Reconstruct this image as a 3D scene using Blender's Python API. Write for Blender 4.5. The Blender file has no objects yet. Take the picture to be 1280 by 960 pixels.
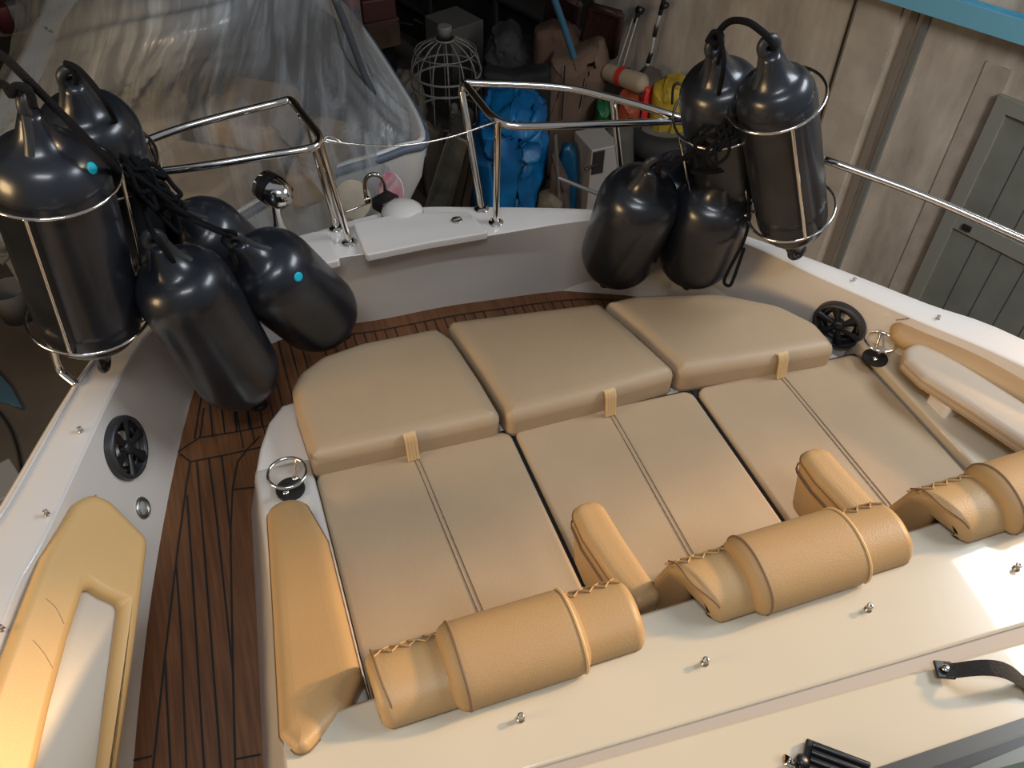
import bpy, bmesh, math, random
from mathutils import Vector, Matrix
random.seed(7)
PI = math.pi
scene = bpy.context.scene
COL = scene.collection

# ---------------------------------------------------------------- camera
H = 1.9
F = 1050.0
MW = Matrix(((0.94058889, -0.33930741, 0.0127678),
             (0.23584129, 0.67989956, 0.69434536),
             (-0.24427735, -0.65008235, 0.71952867)))      # world -> camera
CAM = Vector((0, 0, H))

def ray(p):
    return (MW.transposed() @ Vector((p[0]-640, 480-p[1], -F))).normalized()
def at(p, z):
    v = ray(p); t = (z-H)/v.z
    return CAM+v*t
def at_plane(p, P, n):
    v = ray(p); t = (P-CAM).dot(n)/v.dot(n)
    return CAM+v*t
def at_y(p, y):
    v = ray(p); return CAM+v*(y/v.y)
def px(P):
    v = MW @ (Vector(P)-CAM)
    return (640-F*v.x/v.z, 480+F*v.y/v.z)
def z_for(x, y, py, lo=-2.6, hi=1.6):
    for _ in range(40):
        m = (lo+hi)/2
        if px((x, y, m))[1] > py: lo = m
        else: hi = m
    return lo
def on_ray(p, P, L, far=False):
    v = ray(p); o = CAM-Vector(P); b = v.dot(o); c = o.dot(o)-L*L
    D = max(b*b-c, 0)
    return CAM+v*(-b+(math.sqrt(D) if far else -math.sqrt(D)))

cd = bpy.data.cameras.new('camera'); cam = bpy.data.objects.new('camera', cd); COL.objects.link(cam)
cd.sensor_width = 36; cd.lens = F/1280*36; cd.clip_start = 0.05
cam.matrix_world = Matrix.Translation(CAM) @ MW.transposed().to_4x4()
scene.camera = cam

# ---------------------------------------------------------------- materials
MATS = {}
def mat(name, col, rough=0.5, metal=0.0, noise=0.0, nscale=8.0, bump=0.0, bscale=60.0, col2=None, spec=0.5, coat=0.0,
        detail=4.0, stretch=None, trans=0.0):
    if name in MATS: return MATS[name]
    m = bpy.data.materials.new(name); m.use_nodes = True
    nt = m.node_tree; N = nt.nodes; L = nt.links
    b = N['Principled BSDF']
    b.inputs['Base Color'].default_value = (*col, 1); b.inputs['Roughness'].default_value = rough
    b.inputs['Metallic'].default_value = metal; b.inputs['Specular IOR Level'].default_value = spec
    b.inputs['Coat Weight'].default_value = coat
    tc = N.new('ShaderNodeTexCoord'); mp = N.new('ShaderNodeMapping')
    L.new(tc.outputs['Object'], mp.inputs['Vector'])
    if stretch: mp.inputs['Scale'].default_value = stretch
    if noise > 0 or col2:
        nz = N.new('ShaderNodeTexNoise'); nz.inputs['Scale'].default_value = nscale; nz.inputs['Detail'].default_value = detail
        L.new(mp.outputs['Vector'], nz.inputs['Vector'])
        cr = N.new('ShaderNodeValToRGB'); cr.color_ramp.elements[0].position = .3; cr.color_ramp.elements[1].position = .7
        c2 = col2 if col2 else tuple(min(1, c*(1+noise)) for c in col)
        c1 = col if col2 else tuple(c*(1-noise) for c in col)
        cr.color_ramp.elements[0].color = (*c1, 1); cr.color_ramp.elements[1].color = (*c2, 1)
        L.new(nz.outputs['Fac'], cr.inputs['Fac']); L.new(cr.outputs['Color'], b.inputs['Base Color'])
    if bump > 0:
        nb = N.new('ShaderNodeTexNoise'); nb.inputs['Scale'].default_value = bscale; nb.inputs['Detail'].default_value = 3
        L.new(mp.outputs['Vector'], nb.inputs['Vector'])
        bp = N.new('ShaderNodeBump'); bp.inputs['Strength'].default_value = bump; bp.inputs['Distance'].default_value = .01
        L.new(nb.outputs['Fac'], bp.inputs['Height']); L.new(bp.outputs['Normal'], b.inputs['Normal'])
    MATS[name] = m
    return m

LEATHER = mat('tan_leather', (.40, .29, .18), .42, noise=.06, nscale=3, bump=.12, bscale=260, spec=.35)
LEATHER2 = mat('tan_leather_warm', (.42, .265, .12), .42, noise=.05, nscale=3, bump=.12, bscale=260, spec=.35)
PIPING = mat('dark_tan_thread', (.16, .10, .055), .6)
WELT = mat('tan_piping', (.60, .40, .19), .5)
GEL = mat('white_gelcoat', (.68, .63, .58), .22, noise=.03, nscale=2, coat=.4)
GEL2 = mat('cream_gelcoat', (.52, .46, .35), .2, noise=.03, nscale=3, coat=.4)
GROOVE = mat('grey_moulding', (.46, .42, .38), .4)
STEEL = mat('stainless_steel', (.78, .74, .68), .12, metal=1)
DULLSTEEL = mat('dull_steel', (.45, .42, .38), .35, metal=1)
RUBBER = mat('black_rubber', (.012, .014, .018), .28, noise=.5, nscale=5, bump=.12, bscale=9, spec=.45, coat=.12)
RUBBER2 = mat('grey_rubber', (.022, .024, .027), .42)
ROPE = mat('black_rope', (.008, .008, .009), .9, spec=.15, bump=.8, bscale=300)
BLACK = mat('black_plastic', (.012, .012, .013), .35)
BLACKM = mat('matte_black', (.006, .006, .006), .8)
CAULK = mat('black_caulk', (.01, .009, .008), .7)
TEAL = mat('teal_plastic', (.0, .42, .55), .4)
RED = mat('red_plastic', (.4, .02, .015), .5)

def teak():
    m = bpy.data.materials.new('teak_wood'); m.use_nodes = True
    N = m.node_tree.nodes; L = m.node_tree.links; b = N['Principled BSDF']
    tc = N.new('ShaderNodeTexCoord'); mp = N.new('ShaderNodeMapping'); mp.inputs['Scale'].default_value = (60, 3, 3)
    nz = N.new('ShaderNodeTexNoise'); nz.inputs['Scale'].default_value = 1.6; nz.inputs['Detail'].default_value = 6
    L.new(tc.outputs['Object'], mp.inputs['Vector']); L.new(mp.outputs['Vector'], nz.inputs['Vector'])
    cr = N.new('ShaderNodeValToRGB')
    cr.color_ramp.elements[0].position = .25; cr.color_ramp.elements[0].color = (.13, .046, .014, 1)
    cr.color_ramp.elements[1].position = .75; cr.color_ramp.elements[1].color = (.27, .11, .038, 1)
    n2 = N.new('ShaderNodeTexNoise'); n2.inputs['Scale'].default_value = 4; L.new(tc.outputs['Object'], n2.inputs['Vector'])
    mx = N.new('ShaderNodeMix'); mx.data_type = 'RGBA'; mx.blend_type = 'MULTIPLY'; mx.inputs[0].default_value = .5
    L.new(nz.outputs['Fac'], cr.inputs['Fac']); L.new(cr.outputs['Color'], mx.inputs[6]); L.new(n2.outputs['Fac'], mx.inputs[7])
    L.new(mx.outputs[2], b.inputs['Base Color']); b.inputs['Roughness'].default_value = .5
    return m
TEAK = teak()

# ---------------------------------------------------------------- helpers
def link(name, me, m=None, parent=None, smooth=True):
    o = bpy.data.objects.new(name, me); COL.objects.link(o)
    if m:
        for q in (m if isinstance(m, (list, tuple)) else [m]): me.materials.append(q)
    if smooth:
        for p in me.polygons: p.use_smooth = True
    if parent:
        off = Vector(); q = parent
        while q: off += Vector(q.location); q = q.parent
        me.transform(Matrix.Translation(-off)); o.parent = parent
    return o
def obj(name, bm, m=None, parent=None, smooth=True, wn=True):
    me = bpy.data.meshes.new(name)
    bmesh.ops.recalc_face_normals(bm, faces=bm.faces)
    bm.to_mesh(me); bm.free()
    o = link(name, me, m, parent, smooth)
    if smooth and wn:
        md = o.modifiers.new('wn', 'WEIGHTED_NORMAL'); md.keep_sharp = True
        for e in me.edges: pass
    return o
def thing(name, label, cat, loc=(0, 0, 0), group=None, kind=None):
    o = bpy.data.objects.new(name, None); COL.objects.link(o); o.location = loc; o.empty_display_size = .05
    return tag(o, label, cat, group, kind)
def tag(o, label=None, cat=None, group=None, kind=None):
    if label: o['label'] = label
    if cat: o['category'] = cat
    if group: o['group'] = group
    if kind: o['kind'] = kind
    return o
def dup(o, off, label=None):
    r = o.copy(); COL.objects.link(r); r.location = Vector(o.location)+Vector(off)
    if label: r['label'] = label
    for ch in list(o.children):
        c = ch.copy(); COL.objects.link(c); c.parent = r
        for g in list(ch.children):
            d = g.copy(); COL.objects.link(d); d.parent = c
    return r
def BM(): return bmesh.new()

def catmull(P, n=6, closed=False):
    P = [Vector(p) for p in P]
    if len(P) < 3 and not closed: 
        return [P[0].lerp(P[-1], i/n) for i in range(n+1)]
    out = []; k = len(P)
    rng = k if closed else k-1
    for i in range(rng):
        p0 = P[(i-1) % k] if (closed or i > 0) else P[0]*2-P[1]
        p1 = P[i]; p2 = P[(i+1) % k]
        p3 = P[(i+2) % k] if (closed or i+2 < k) else P[-1]*2-P[-2]
        for j in range(n):
            t = j/n
            out.append(.5*((2*p1)+(p2-p0)*t+(2*p0-5*p1+4*p2-p3)*t*t+(3*p1-p0-3*p2+p3)*t**3))
    if not closed: out.append(P[-1])
    return out
def tube(bm, P, r, seg=8, closed=False, caps=True, r2=None):
    P = [Vector(p) for p in P]; n = len(P); rings = []
    up = None
    for i in range(n):
        if closed: d = P[(i+1) % n]-P[i-1]
        else: d = P[min(i+1, n-1)]-P[max(i-1, 0)]
        if d.length < 1e-9: d = Vector((0, 0, 1))
        d.normalize()
        if up is None:
            up = Vector((0, 0, 1)) if abs(d.z) < .9 else Vector((1, 0, 0))
        up = (up-d*up.dot(d))
        if up.length < 1e-6: up = d.orthogonal()
        up.normalize(); s = d.cross(up)
        rr = r if r2 is None else r+(r2-r)*i/(n-1)
        rings.append([bm.verts.new(P[i]+(up*math.cos(a)+s*math.sin(a))*rr) for a in [2*PI*k/seg for k in range(seg)]])
    m = n if closed else n-1
    for i in range(m):
        A, B = rings[i], rings[(i+1) % n]
        for k in range(seg):
            try: bm.faces.new((A[k], A[(k+1) % seg], B[(k+1) % seg], B[k]))
            except ValueError: pass
    if caps and not closed:
        bm.faces.new(rings[0][::-1]); bm.faces.new(rings[-1])
def lathe(bm, prof, P0, axis, seg=28, caps=True):
    """prof: list of (r, h) along axis from P0"""
    ax = Vector(axis).normalized(); u = ax.orthogonal().normalized(); w = ax.cross(u); P0 = Vector(P0)
    rings = []
    for r, h in prof:
        rings.append([bm.verts.new(P0+ax*h+(u*math.cos(2*PI*k/seg)+w*math.sin(2*PI*k/seg))*max(r, 1e-4)) for k in range(seg)])
    for A, B in zip(rings, rings[1:]):
        for k in range(seg): bm.faces.new((A[k], A[(k+1) % seg], B[(k+1) % seg], B[k]))
    if caps: bm.faces.new(rings[0][::-1]); bm.faces.new(rings[-1])
class RP(list): pass
def round_poly(pts, rad, seg=5, mask=None):
    """rad: number or list; rounds the corners of a 2-D polygon"""
    n = len(pts); out = RP()
    P = [Vector((p[0], p[1])) for p in pts]
    A_ = sum(P[i-1].x*P[i].y-P[i].x*P[i-1].y for i in range(n))
    if A_ < 0:
        P = P[::-1]
        if isinstance(rad, (list, tuple)): rad = list(rad)[::-1]
    out.sharp = P; out.seg = seg
    R = rad if isinstance(rad, (list, tuple)) else [rad]*n
    msk = []; out.rad = list(R)
    for i in range(n):
        a, b, c = P[i-1], P[i], P[(i+1) % n]
        u = (a-b); v = (c-b); lu, lv = u.length, v.length; u.normalize(); v.normalize()
        ang = math.acos(max(-1, min(1, u.dot(v))))
        if R[i] <= 0 or (mask is None and ang > 3.05) or (mask is not None and not mask[i]): out.append(b); msk.append(False); continue
        msk.append(True)
        d = min(R[i]/math.tan(ang/2), lu*.48, lv*.48); r = d*math.tan(ang/2)
        bis = (u+v).normalized(); cc = b+bis*(r/math.sin(ang/2))
        s = b+u*d-cc; e = b+v*d-cc
        for k in range(seg+1):
            t = k/seg; q = s.lerp(e, t)
            out.append(cc+q.normalized()*r)
    out.mask = msk
    return out
def inset(P, d):
    n = len(P); out = []
    for i in range(n):
        a, b, c = P[i-1], P[i], P[(i+1) % n]
        e1 = (b-a); e2 = (c-b)
        if e1.length < 1e-9: e1 = e2
        if e2.length < 1e-9: e2 = e1
        e1 = e1.normalized(); e2 = e2.normalized()
        n1 = Vector((-e1.y, e1.x)); n2 = Vector((-e2.y, e2.x)); m = n1+n2
        if m.length < 1e-6: m = n1
        m.normalize(); k = 1/max(.5, m.dot(n1))
        out.append(b+m*d*k)
    return out
def clean(P, eps=1e-4):
    out = []
    for p in P:
        if not out or (p-out[-1]).length > eps: out.append(p)
    if (out[0]-out[-1]).length < eps: out.pop()
    return out
def slab(bm, pts, t0, t1, r=.01, seg=4, fn=None, puff=(), r0=None):
    """rounded prism. pts 2-D outline (a,b); thickness t; fn maps (a,b,t) to xyz"""
    st = isinstance(pts, RP)
    P = list(pts) if st else clean([Vector((p[0], p[1])) for p in pts])
    A = sum(P[i-1].x*P[i].y-P[i].x*P[i-1].y for i in range(len(P)))
    if A < 0 and not st: P = P[::-1]
    if fn is None: fn = lambda a, b, t: (a, b, t)
    r0 = r if r0 is None else r0
    rings = []
    def ring(d, t):
        if abs(d) < 1e-9: Q = P
        elif st:
            Q = round_poly(inset(pts.sharp, d), [max(r_-d, .0006) for r_ in pts.rad], pts.seg, pts.mask)
            if len(Q) != len(P): Q = inset(P, d)
        else: Q = inset(P, d)
        rings.append([bm.verts.new(fn(q.x, q.y, t)) for q in Q])
    ring(r0+.003, t0)
    for k in range(seg+1):
        a = PI/2*k/seg; ring(r0*(1-math.sin(a)), t0+r0*(1-math.cos(a)))
    for k in range(seg+1):
        a = PI/2*k/seg; ring(r*(1-math.cos(a)), t1-r+r*math.sin(a))
    ring(r+.003, t1)
    for d, dz in puff: ring(r+d, t1+dz)
    n = len(P)
    for A_, B_ in zip(rings, rings[1:]):
        for k in range(n):
            bm.faces.new((A_[k], A_[(k+1) % n], B_[(k+1) % n], B_[k]))
    bm.faces.new(rings[0][::-1]); bm.faces.new(rings[-1])
def box(bm, c, s, rot=0, r=0, tilt=(0, 0)):
    M = Matrix.Translation(Vector(c)) @ Matrix.Rotation(rot, 4, 'Z') @ Matrix.Rotation(tilt[0], 4, 'X') @ Matrix.Rotation(tilt[1], 4, 'Y')
    hx, hy, hz = s[0]/2, s[1]/2, s[2]/2
    if r <= 0:
        v = [bm.verts.new(M @ Vector((x*hx, y*hy, z*hz))) for x in (-1, 1) for y in (-1, 1) for z in (-1, 1)]
        for f in ((0, 1, 3, 2), (4, 6, 7, 5), (0, 4, 5, 1), (2, 3, 7, 6), (0, 2, 6, 4), (1, 5, 7, 3)): bm.faces.new([v[i] for i in f])
    else:
        slab(bm, round_poly([(-hx, -hy), (hx, -hy), (hx, hy), (-hx, hy)], r, 3), -hz, hz, r, 3,
             fn=lambda a, b, t: M @ Vector((a, b, t)))
def strip(bm, A, B, mi=0):
    """surface between two polylines of equal length"""
    va = [bm.verts.new(p) for p in A]; vb = [bm.verts.new(p) for p in B]
    for i in range(len(va)-1):
        f = bm.faces.new((va[i], va[i+1], vb[i+1], vb[i])); f.material_index = mi
def loft(bm, rows):
    V = [[bm.verts.new(p) for p in row] for row in rows]
    for A, B in zip(V, V[1:]):
        for i in range(len(A)-1): bm.faces.new((A[i], A[i+1], B[i+1], B[i]))
    return V

# sole plane (rises a little towards the bow)
def zs(y): return -.25+.1*(y-1)/1.35
SOLE_N = Vector((0, -.1/1.35, 1)).normalized(); SOLE_P = Vector((0, 1, -.25))
def at_sole(p, up=0.0):
    q = at_plane(p, SOLE_P+Vector((0, 0, up)), SOLE_N); return q

# ================================================================ MOTORBOAT (fixed mouldings are its parts)
boat = thing('motorboat', 'white motorboat foredeck with teak sole, seen from the helm, carrying tan sun loungers', 'boat', (.9, 1.2, -.25))
ZG = .18
# stations around the rim, port aft -> bow -> starboard aft : (sole, fold, inner top, outer top)
def V3(*a): return Vector(a)
inner = [V3(-1.0, -.4, ZG), V3(-.93, .3, ZG), at((0, 792), ZG), at((64, 658), ZG), at((169, 442), ZG), V3(-.26, 2.17, ZG), at((400, 330), ZG), at((455, 318), ZG),
         at((540, 305), ZG), at((610, 295), ZG), at((745, 275), ZG), V3(1.36, 2.10, ZG), at((924, 302), ZG), at((1030, 350), ZG), at((1137, 397), ZG), at((1280, 459), ZG), V3(2.3, .5, ZG), V3(2.45, -.4, ZG)]
outer = [V3(-1.14, -.4, ZG), V3(-1.06, .3, ZG), at((-70, 745), ZG), at((0, 632), ZG), at((112, 452), ZG), V3(-.33, 2.27, ZG), at((330, 322), ZG), at((395, 290), ZG),
         at((500, 262), ZG), at((600, 259), ZG), at((745, 262), ZG), V3(1.42, 2.13, ZG), at((943, 299), ZG), at((1050, 337), ZG), at((1160, 380), ZG), at((1280, 425), ZG), V3(2.41, .5, ZG), V3(2.56, -.4, ZG)]
def drop(p, off): 
    return V3(p.x+off[0], p.y+off[1], zs(p.y)-.01)
sole_in = [V3(-.72, -.4, -.35), V3(-.68, .3, -.3), at_sole((172, 905)), at_sole((204, 658)), at_sole((244, 484)), V3(-.20, 2.37, zs(2.37)), V3(.0, 2.40, zs(2.4)), at_sole((448, 403)),
           at_sole((550, 384)), at_sole((610, 375)), at_sole((719, 362)), V3(1.40, 2.13, zs(2.1)), V3(1.57, 1.95, -.2), V3(1.72, 1.68, -.2), V3(1.87, 1.4, -.2), V3(2.02, 1.1, -.2), V3(2.25, .5, -.25), V3(2.4, -.4, -.3)]
fold = []
for i, (a, b) in enumerate(zip(sole_in, inner)):
    fold.append(a.lerp(b, .62))
for i, p in ((6, (405, 362)), (7, (455, 350)), (8, (550, 330)), (9, (612, 322)), (10, (738, 314))):
    fold[i] = at(p, .045)
inner_s = catmull(inner, 5); outer_s = catmull(outer, 5); sole_s = catmull(sole_in, 5); fold_s = catmull(fold, 5)
# inner liner
bm = BM()
rows = []
for a, f_, b in zip(sole_s, fold_s, inner_s):
    rows.append([V3(a.x, a.y, a.z-.02), a.lerp(f_, .04), a.lerp(f_, .5), f_, f_.lerp(b, .15), f_.lerp(b, .6), b.lerp(f_, .04), b])
loft(bm, rows)
from mathutils.bvhtree import BVHTree
bm.normal_update(); LINER = BVHTree.FromBMesh(bm)
def hit(p):
    h = LINER.ray_cast(CAM, ray(p)); n = h[1]
    if n.dot(CAM-h[0]) < 0: n = -n
    return h[0], n
obj('inner_liner', bm, mat('liner_gelcoat', (.66, .605, .54), .28, noise=.03, nscale=2, coat=.3), boat)
# gunwale + foredeck top
bm = BM(); rows = []
for a, b in zip(inner_s, outer_s):
    n_ = (b-a); w = n_.length; n_.normalize()
    rows.append([a, a+n_*.006+V3(0, 0, .006), a+n_*w*.5+V3(0, 0, .012), b-n_*.012+V3(0, 0, .008), b, b+n_*.004-V3(0, 0, .02)])
loft(bm, rows)
obj('gunwale', bm, GEL, boat)
# rubbing strake + outer hull
bm = BM(); rows = []
for i, (a, b) in enumerate(zip(inner_s, outer_s)):
    n_ = (b-a).normalized(); c = b
    rows.append([c+n_*.004-V3(0, 0, .02), c+n_*.02-V3(0, 0, .03), c+n_*.02-V3(0, 0, .06), c+n_*.0-V3(0, 0, .07), c-n_*.08-V3(0, 0, .5), c-n_*.35-V3(0, 0, 1.1), V3(.6+(c.x-.6)*.1, min(c.y, 1.9)*.95, -1.5)])
loft(bm, rows)
obj('outer_hull', bm, GEL, boat)
# raised groove line on port gunwale
bm = BM()
gl = [p.lerp(q, .82)+V3(0, 0, .012) for p, q in zip(inner_s, outer_s)]
tube(bm, gl[:28], .004, 6)
obj('gunwale_bead', bm, GEL, boat)
# teak sole
def soleline(pts): return [at_sole(p) for p in pts]
bm = BM()
xs0 = [-.95, 2.35]
verts = [V3(x, y, zs(y)-.002) for x, y in ((-.95, -.4), (-.8, 1.2), (-.62, 1.9), (-.35, 2.5), (1.3, 2.6), (1.7, 2.1), (2.35, -.4))]
f = bm.faces.new([bm.verts.new(v) for v in verts]); f.material_index = 0
def caulk(pts, w=.0055):
    P = [at_sole(p, .0006) for p in pts]; A = []; B = []
    for i in range(len(P)):
        d = P[min(i+1, len(P)-1)]-P[max(i-1, 0)]; d.z = 0; d.normalize(); s = V3(-d.y, d.x, 0)*w/2
        A.append(P[i]+s); B.append(P[i]-s)
    strip(bm, A, B, 1)
for ln in ([(238, 577), (234, 600), (221, 694), (206, 821), (191, 960), (183, 1040)], [(220, 705), (226, 788), (233, 960), (237, 1040)], [(206, 821), (213, 960), (217, 1040)],
           [(234, 619), (240, 712), (255, 960), (260, 1040)], [(246, 577), (253, 660), (276, 960), (283, 1040)], [(261, 573), (272, 660), (291, 840)], [(277, 570), (289, 672)],
           [(325, 545), (313, 557), (297, 577), (291, 607), (288, 667), (291, 840), (294, 960), (297, 1040)], [(291, 612), (318, 609)], [(164, 951), (190, 945)], [(294, 949), (326, 943)],
           [(222, 565), (249, 547), (300, 539), (340, 531)], [(225, 567), (238, 577), (280, 569), (330, 558)],
           [(243, 549), (251, 500), (256, 470)], [(250, 547), (255, 510)], [(266, 546), (262, 500), (268, 460)], [(281, 542), (276, 500)], [(296, 539), (292, 500)], [(312, 536), (308, 500)], [(328, 533), (322, 490)]):
    caulk(ln)
# margin board round the bow and short fore-aft planks behind it
bow_m = [p+(p2-p)*.0 for p, p2 in zip(sole_s, sole_s)]
mg = [V3(p.x, p.y-.055, zs(p.y-.055)+.0006) for p in catmull([sole_in[5], sole_in[6], sole_in[7], sole_in[8], sole_in[9], sole_in[10], sole_in[11]], 6)]
A = [p+V3(0, .0025, 0) for p in mg]; B = [p-V3(0, .0025, 0) for p in mg]; strip(bm, A, B, 1)
def mgy(x):
    for a, b in zip(mg, mg[1:]):
        if a.x <= x <= b.x: return a.y+(b.y-a.y)*(x-a.x)/(b.x-a.x+1e-9)
    return None
x = -.2; k = 0
while x < 1.4:
    y = mgy(x)
    if y and k % 9 != 8:
        A = [V3(x-.002, y, zs(y)+.0006), V3(x-.002, y-.42, zs(y-.42)+.0006)]; B = [p+V3(.004, 0, 0) for p in A]; strip(bm, A, B, 1)
    x += .037; k += 1
obj('teak_sole', bm, [TEAK, CAULK], boat, smooth=False)

# lounge base (white moulding under the cushions)
bm = BM()
base_out = [(p.x, p.y) for p in (at((372, 500), -.02), at((352, 506), -.02), at((335, 528), -.02), at((324, 560), -.02), at((317, 600), -.02))]
base_out += [(-.165, 1.4), (-.165, .5), (1.9, .5), (1.83, 1.3), (1.6, 1.72), (1.4, 1.84), (.95, 1.88), (.45, 1.92), (.15, 1.93)]
slab(bm, base_out, -.3, -.02, .012, 3)
obj('lounge_base', bm, GEL, boat)
# side moulding ramp carrying the long bolster
bm = BM(); rows = []
for y, z in ((1.66, -.03), (1.62, .0), (1.5, .012), (1.4, .03), (1.25, .08), (1.1, .14), (.9, .24), (.75, .32), (.66, .375), (.6, .395), (.3, .4), (-.3, .4)):
    xo = -.165
    xb = -.2-.10*(1.8-y)/.9*(1 if y > .6 else 1)
    rows.append([V3(xb, y, zs(y)-.02), V3(xo-.012, y, z-.03 if z > 0 else z-.06), V3(xo, y, z-.006), V3(xo+.012, y, z), V3(-.03, y, z), V3(-.012, y, z-.006), V3(-.006, y, z-.02), V3(-.006, y, -.1)])
loft(bm, rows)
obj('side_moulding', bm, mat('moulding_gelcoat', (.56, .53, .49), .25, coat=.3), boat)
# console deck in front of the windscreen
def lin(p, q):
    a = at(p, .4); b = at(q, .4)
    return lambda x: a.y+(b.y-a.y)*(x-a.x)/(b.x-a.x)
g1 = lin((800, 920), (1280, 780)); g2 = lin((800, 938), (1280, 804))
bm = BM(); rows = []
for x in [-.165, -.12, 0, .5, 1, 1.5, 2.0, 2.4]:
    s = -.021*x; a = g1(x); b = g2(x)
    rows.append([V3(x, .70+s, .0), V3(x, .70+s, .36), V3(x, .695+s, .39), V3(x, .685+s, .398), V3(x, .60+s, .40), V3(x, a+.006, .402),
                 V3(x, a, .399), V3(x, a-.004, .394), V3(x, b+.006, .391), V3(x, b+.002, .395), V3(x, b-.002, .399), V3(x, min(.2+s, b-.05), .402), V3(x, -.4+s, .40)])
loft(bm, rows)
obj('console_deck', bm, GEL2, boat)
bm = BM()
tube(bm, [V3(-.1, g1(-.1)-.001, .398), V3(2.4, g1(2.4)-.001, .398)], .0016, 5)
strip(bm, [V3(-.1, g1(-.1)-.004, .3955), V3(2.4, g1(2.4)-.004, .3955)], [V3(-.1, g2(-.1)+.004, .3935), V3(2.4, g2(2.4)+.004, .3935)])
obj('deck_groove', bm, mat('groove_shadow', (.36, .31, .26), .6), boat)
# starboard shelf
bm = BM()
slab(bm, [(1.775, .5), (1.775, 1.50), (1.79, 1.56), (1.84, 1.55), (1.95, 1.40), (2.2, .95), (2.35, .5)], -.2, .03, .01, 3)
obj('side_shelf', bm, mat('shelf_cream', (.54, .46, .34), .3, coat=.3), boat)
bm = BM()
a = at((1172, 508), .03)
slab(bm, round_poly([(a.x-.02, a.y-.05), (a.x+.09, a.y-.05), (a.x+.09, a.y+.035), (a.x-.02, a.y+.035)], .015), .02, .075, .004, 2)
obj('armrest_support', bm, GEL, boat)

# foredeck lids (anchor locker)
def lid(name, P, label=None):
    bm = BM()
    pts = [at(p, ZG+.03) for p in P]
    slab(bm, round_poly([(p.x, p.y) for p in pts], .012, 3), ZG, ZG+.03, .006, 3)
    return obj(name, bm, GEL, boat)
lid('locker_lid', [(440, 278), (500, 266), (585, 264), (612, 290), (535, 303), (457, 319)])
lid('locker_lid', [(330, 305), (392, 289), (411, 288), (425, 325), (385, 334), (330, 350)])
bm = BM(); p = at((571, 275), ZG+.032)
lathe(bm, [(.019, 0), (.019, .002), (.015, .004), (.0, .004)], p, (0, 0, 1), 16)
box(bm, p+V3(0, 0, .006), (.03, .007, .005), .3, .001)
obj('lid_latch', bm, DULLSTEEL, boat)

# ================================================================ CUSHIONS
def seam(bm, P, r=.0014):
    tube(bm, P, r, 5)
# leg rest pads
pads = [
    ('leg rest pad with rounded outer corner, nearest the port walkway', [(388, 572), (366, 505), (362, 480), (372, 462), (400, 441), (450, 424), (546, 405), (566, 419), (600, 470), (629, 519), (510, 545)], [.02, .05, .05, .06, .08, .1, .03, 0, 0, .03, 0]),
    ('middle leg rest pad of the three, square with tan leather top', [(636, 520), (600, 463), (555, 398), (650, 386), (750, 374), (790, 408), (850, 463), (745, 493)], [.03, 0, .025, 0, .03, 0, .03, 0]),
    ('leg rest pad with curved far edge, beside the starboard speaker', [(852, 463), (800, 412), (753, 374), (800, 364), (900, 362), (975, 377), (1022, 400), (1050, 432), (960, 447)], [.03, 0, .02, .1, .2, .15, .08, .03, 0]),
]
ZP = .085
for (lab, P, R) in pads:
    pts = [at(p, ZP) for p in P]
    c = sum(pts, Vector())/len(pts)
    t = thing('leg_rest_pad', 'tan leather '+lab, 'cushion', (c.x, c.y, -.02), 'leg rest pads at the bow end')
    bm = BM()
    slab(bm, round_poly([(p.x, p.y) for p in pts], R, 5), -.0195, ZP, .04, 6, puff=((.012, .0015),), r0=.010)
    obj('pad', bm, LEATHER, t)
    # edge seam low on the side
    bm = BM()
    P2 = inset(clean(round_poly([(p.x, p.y) for p in pts], R, 5)), 0)
    tube(bm, [V3(p.x, p.y, -.004) for p in P2], .0022, 5, closed=True)
    obj('piping', bm, PIPING, t)

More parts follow.
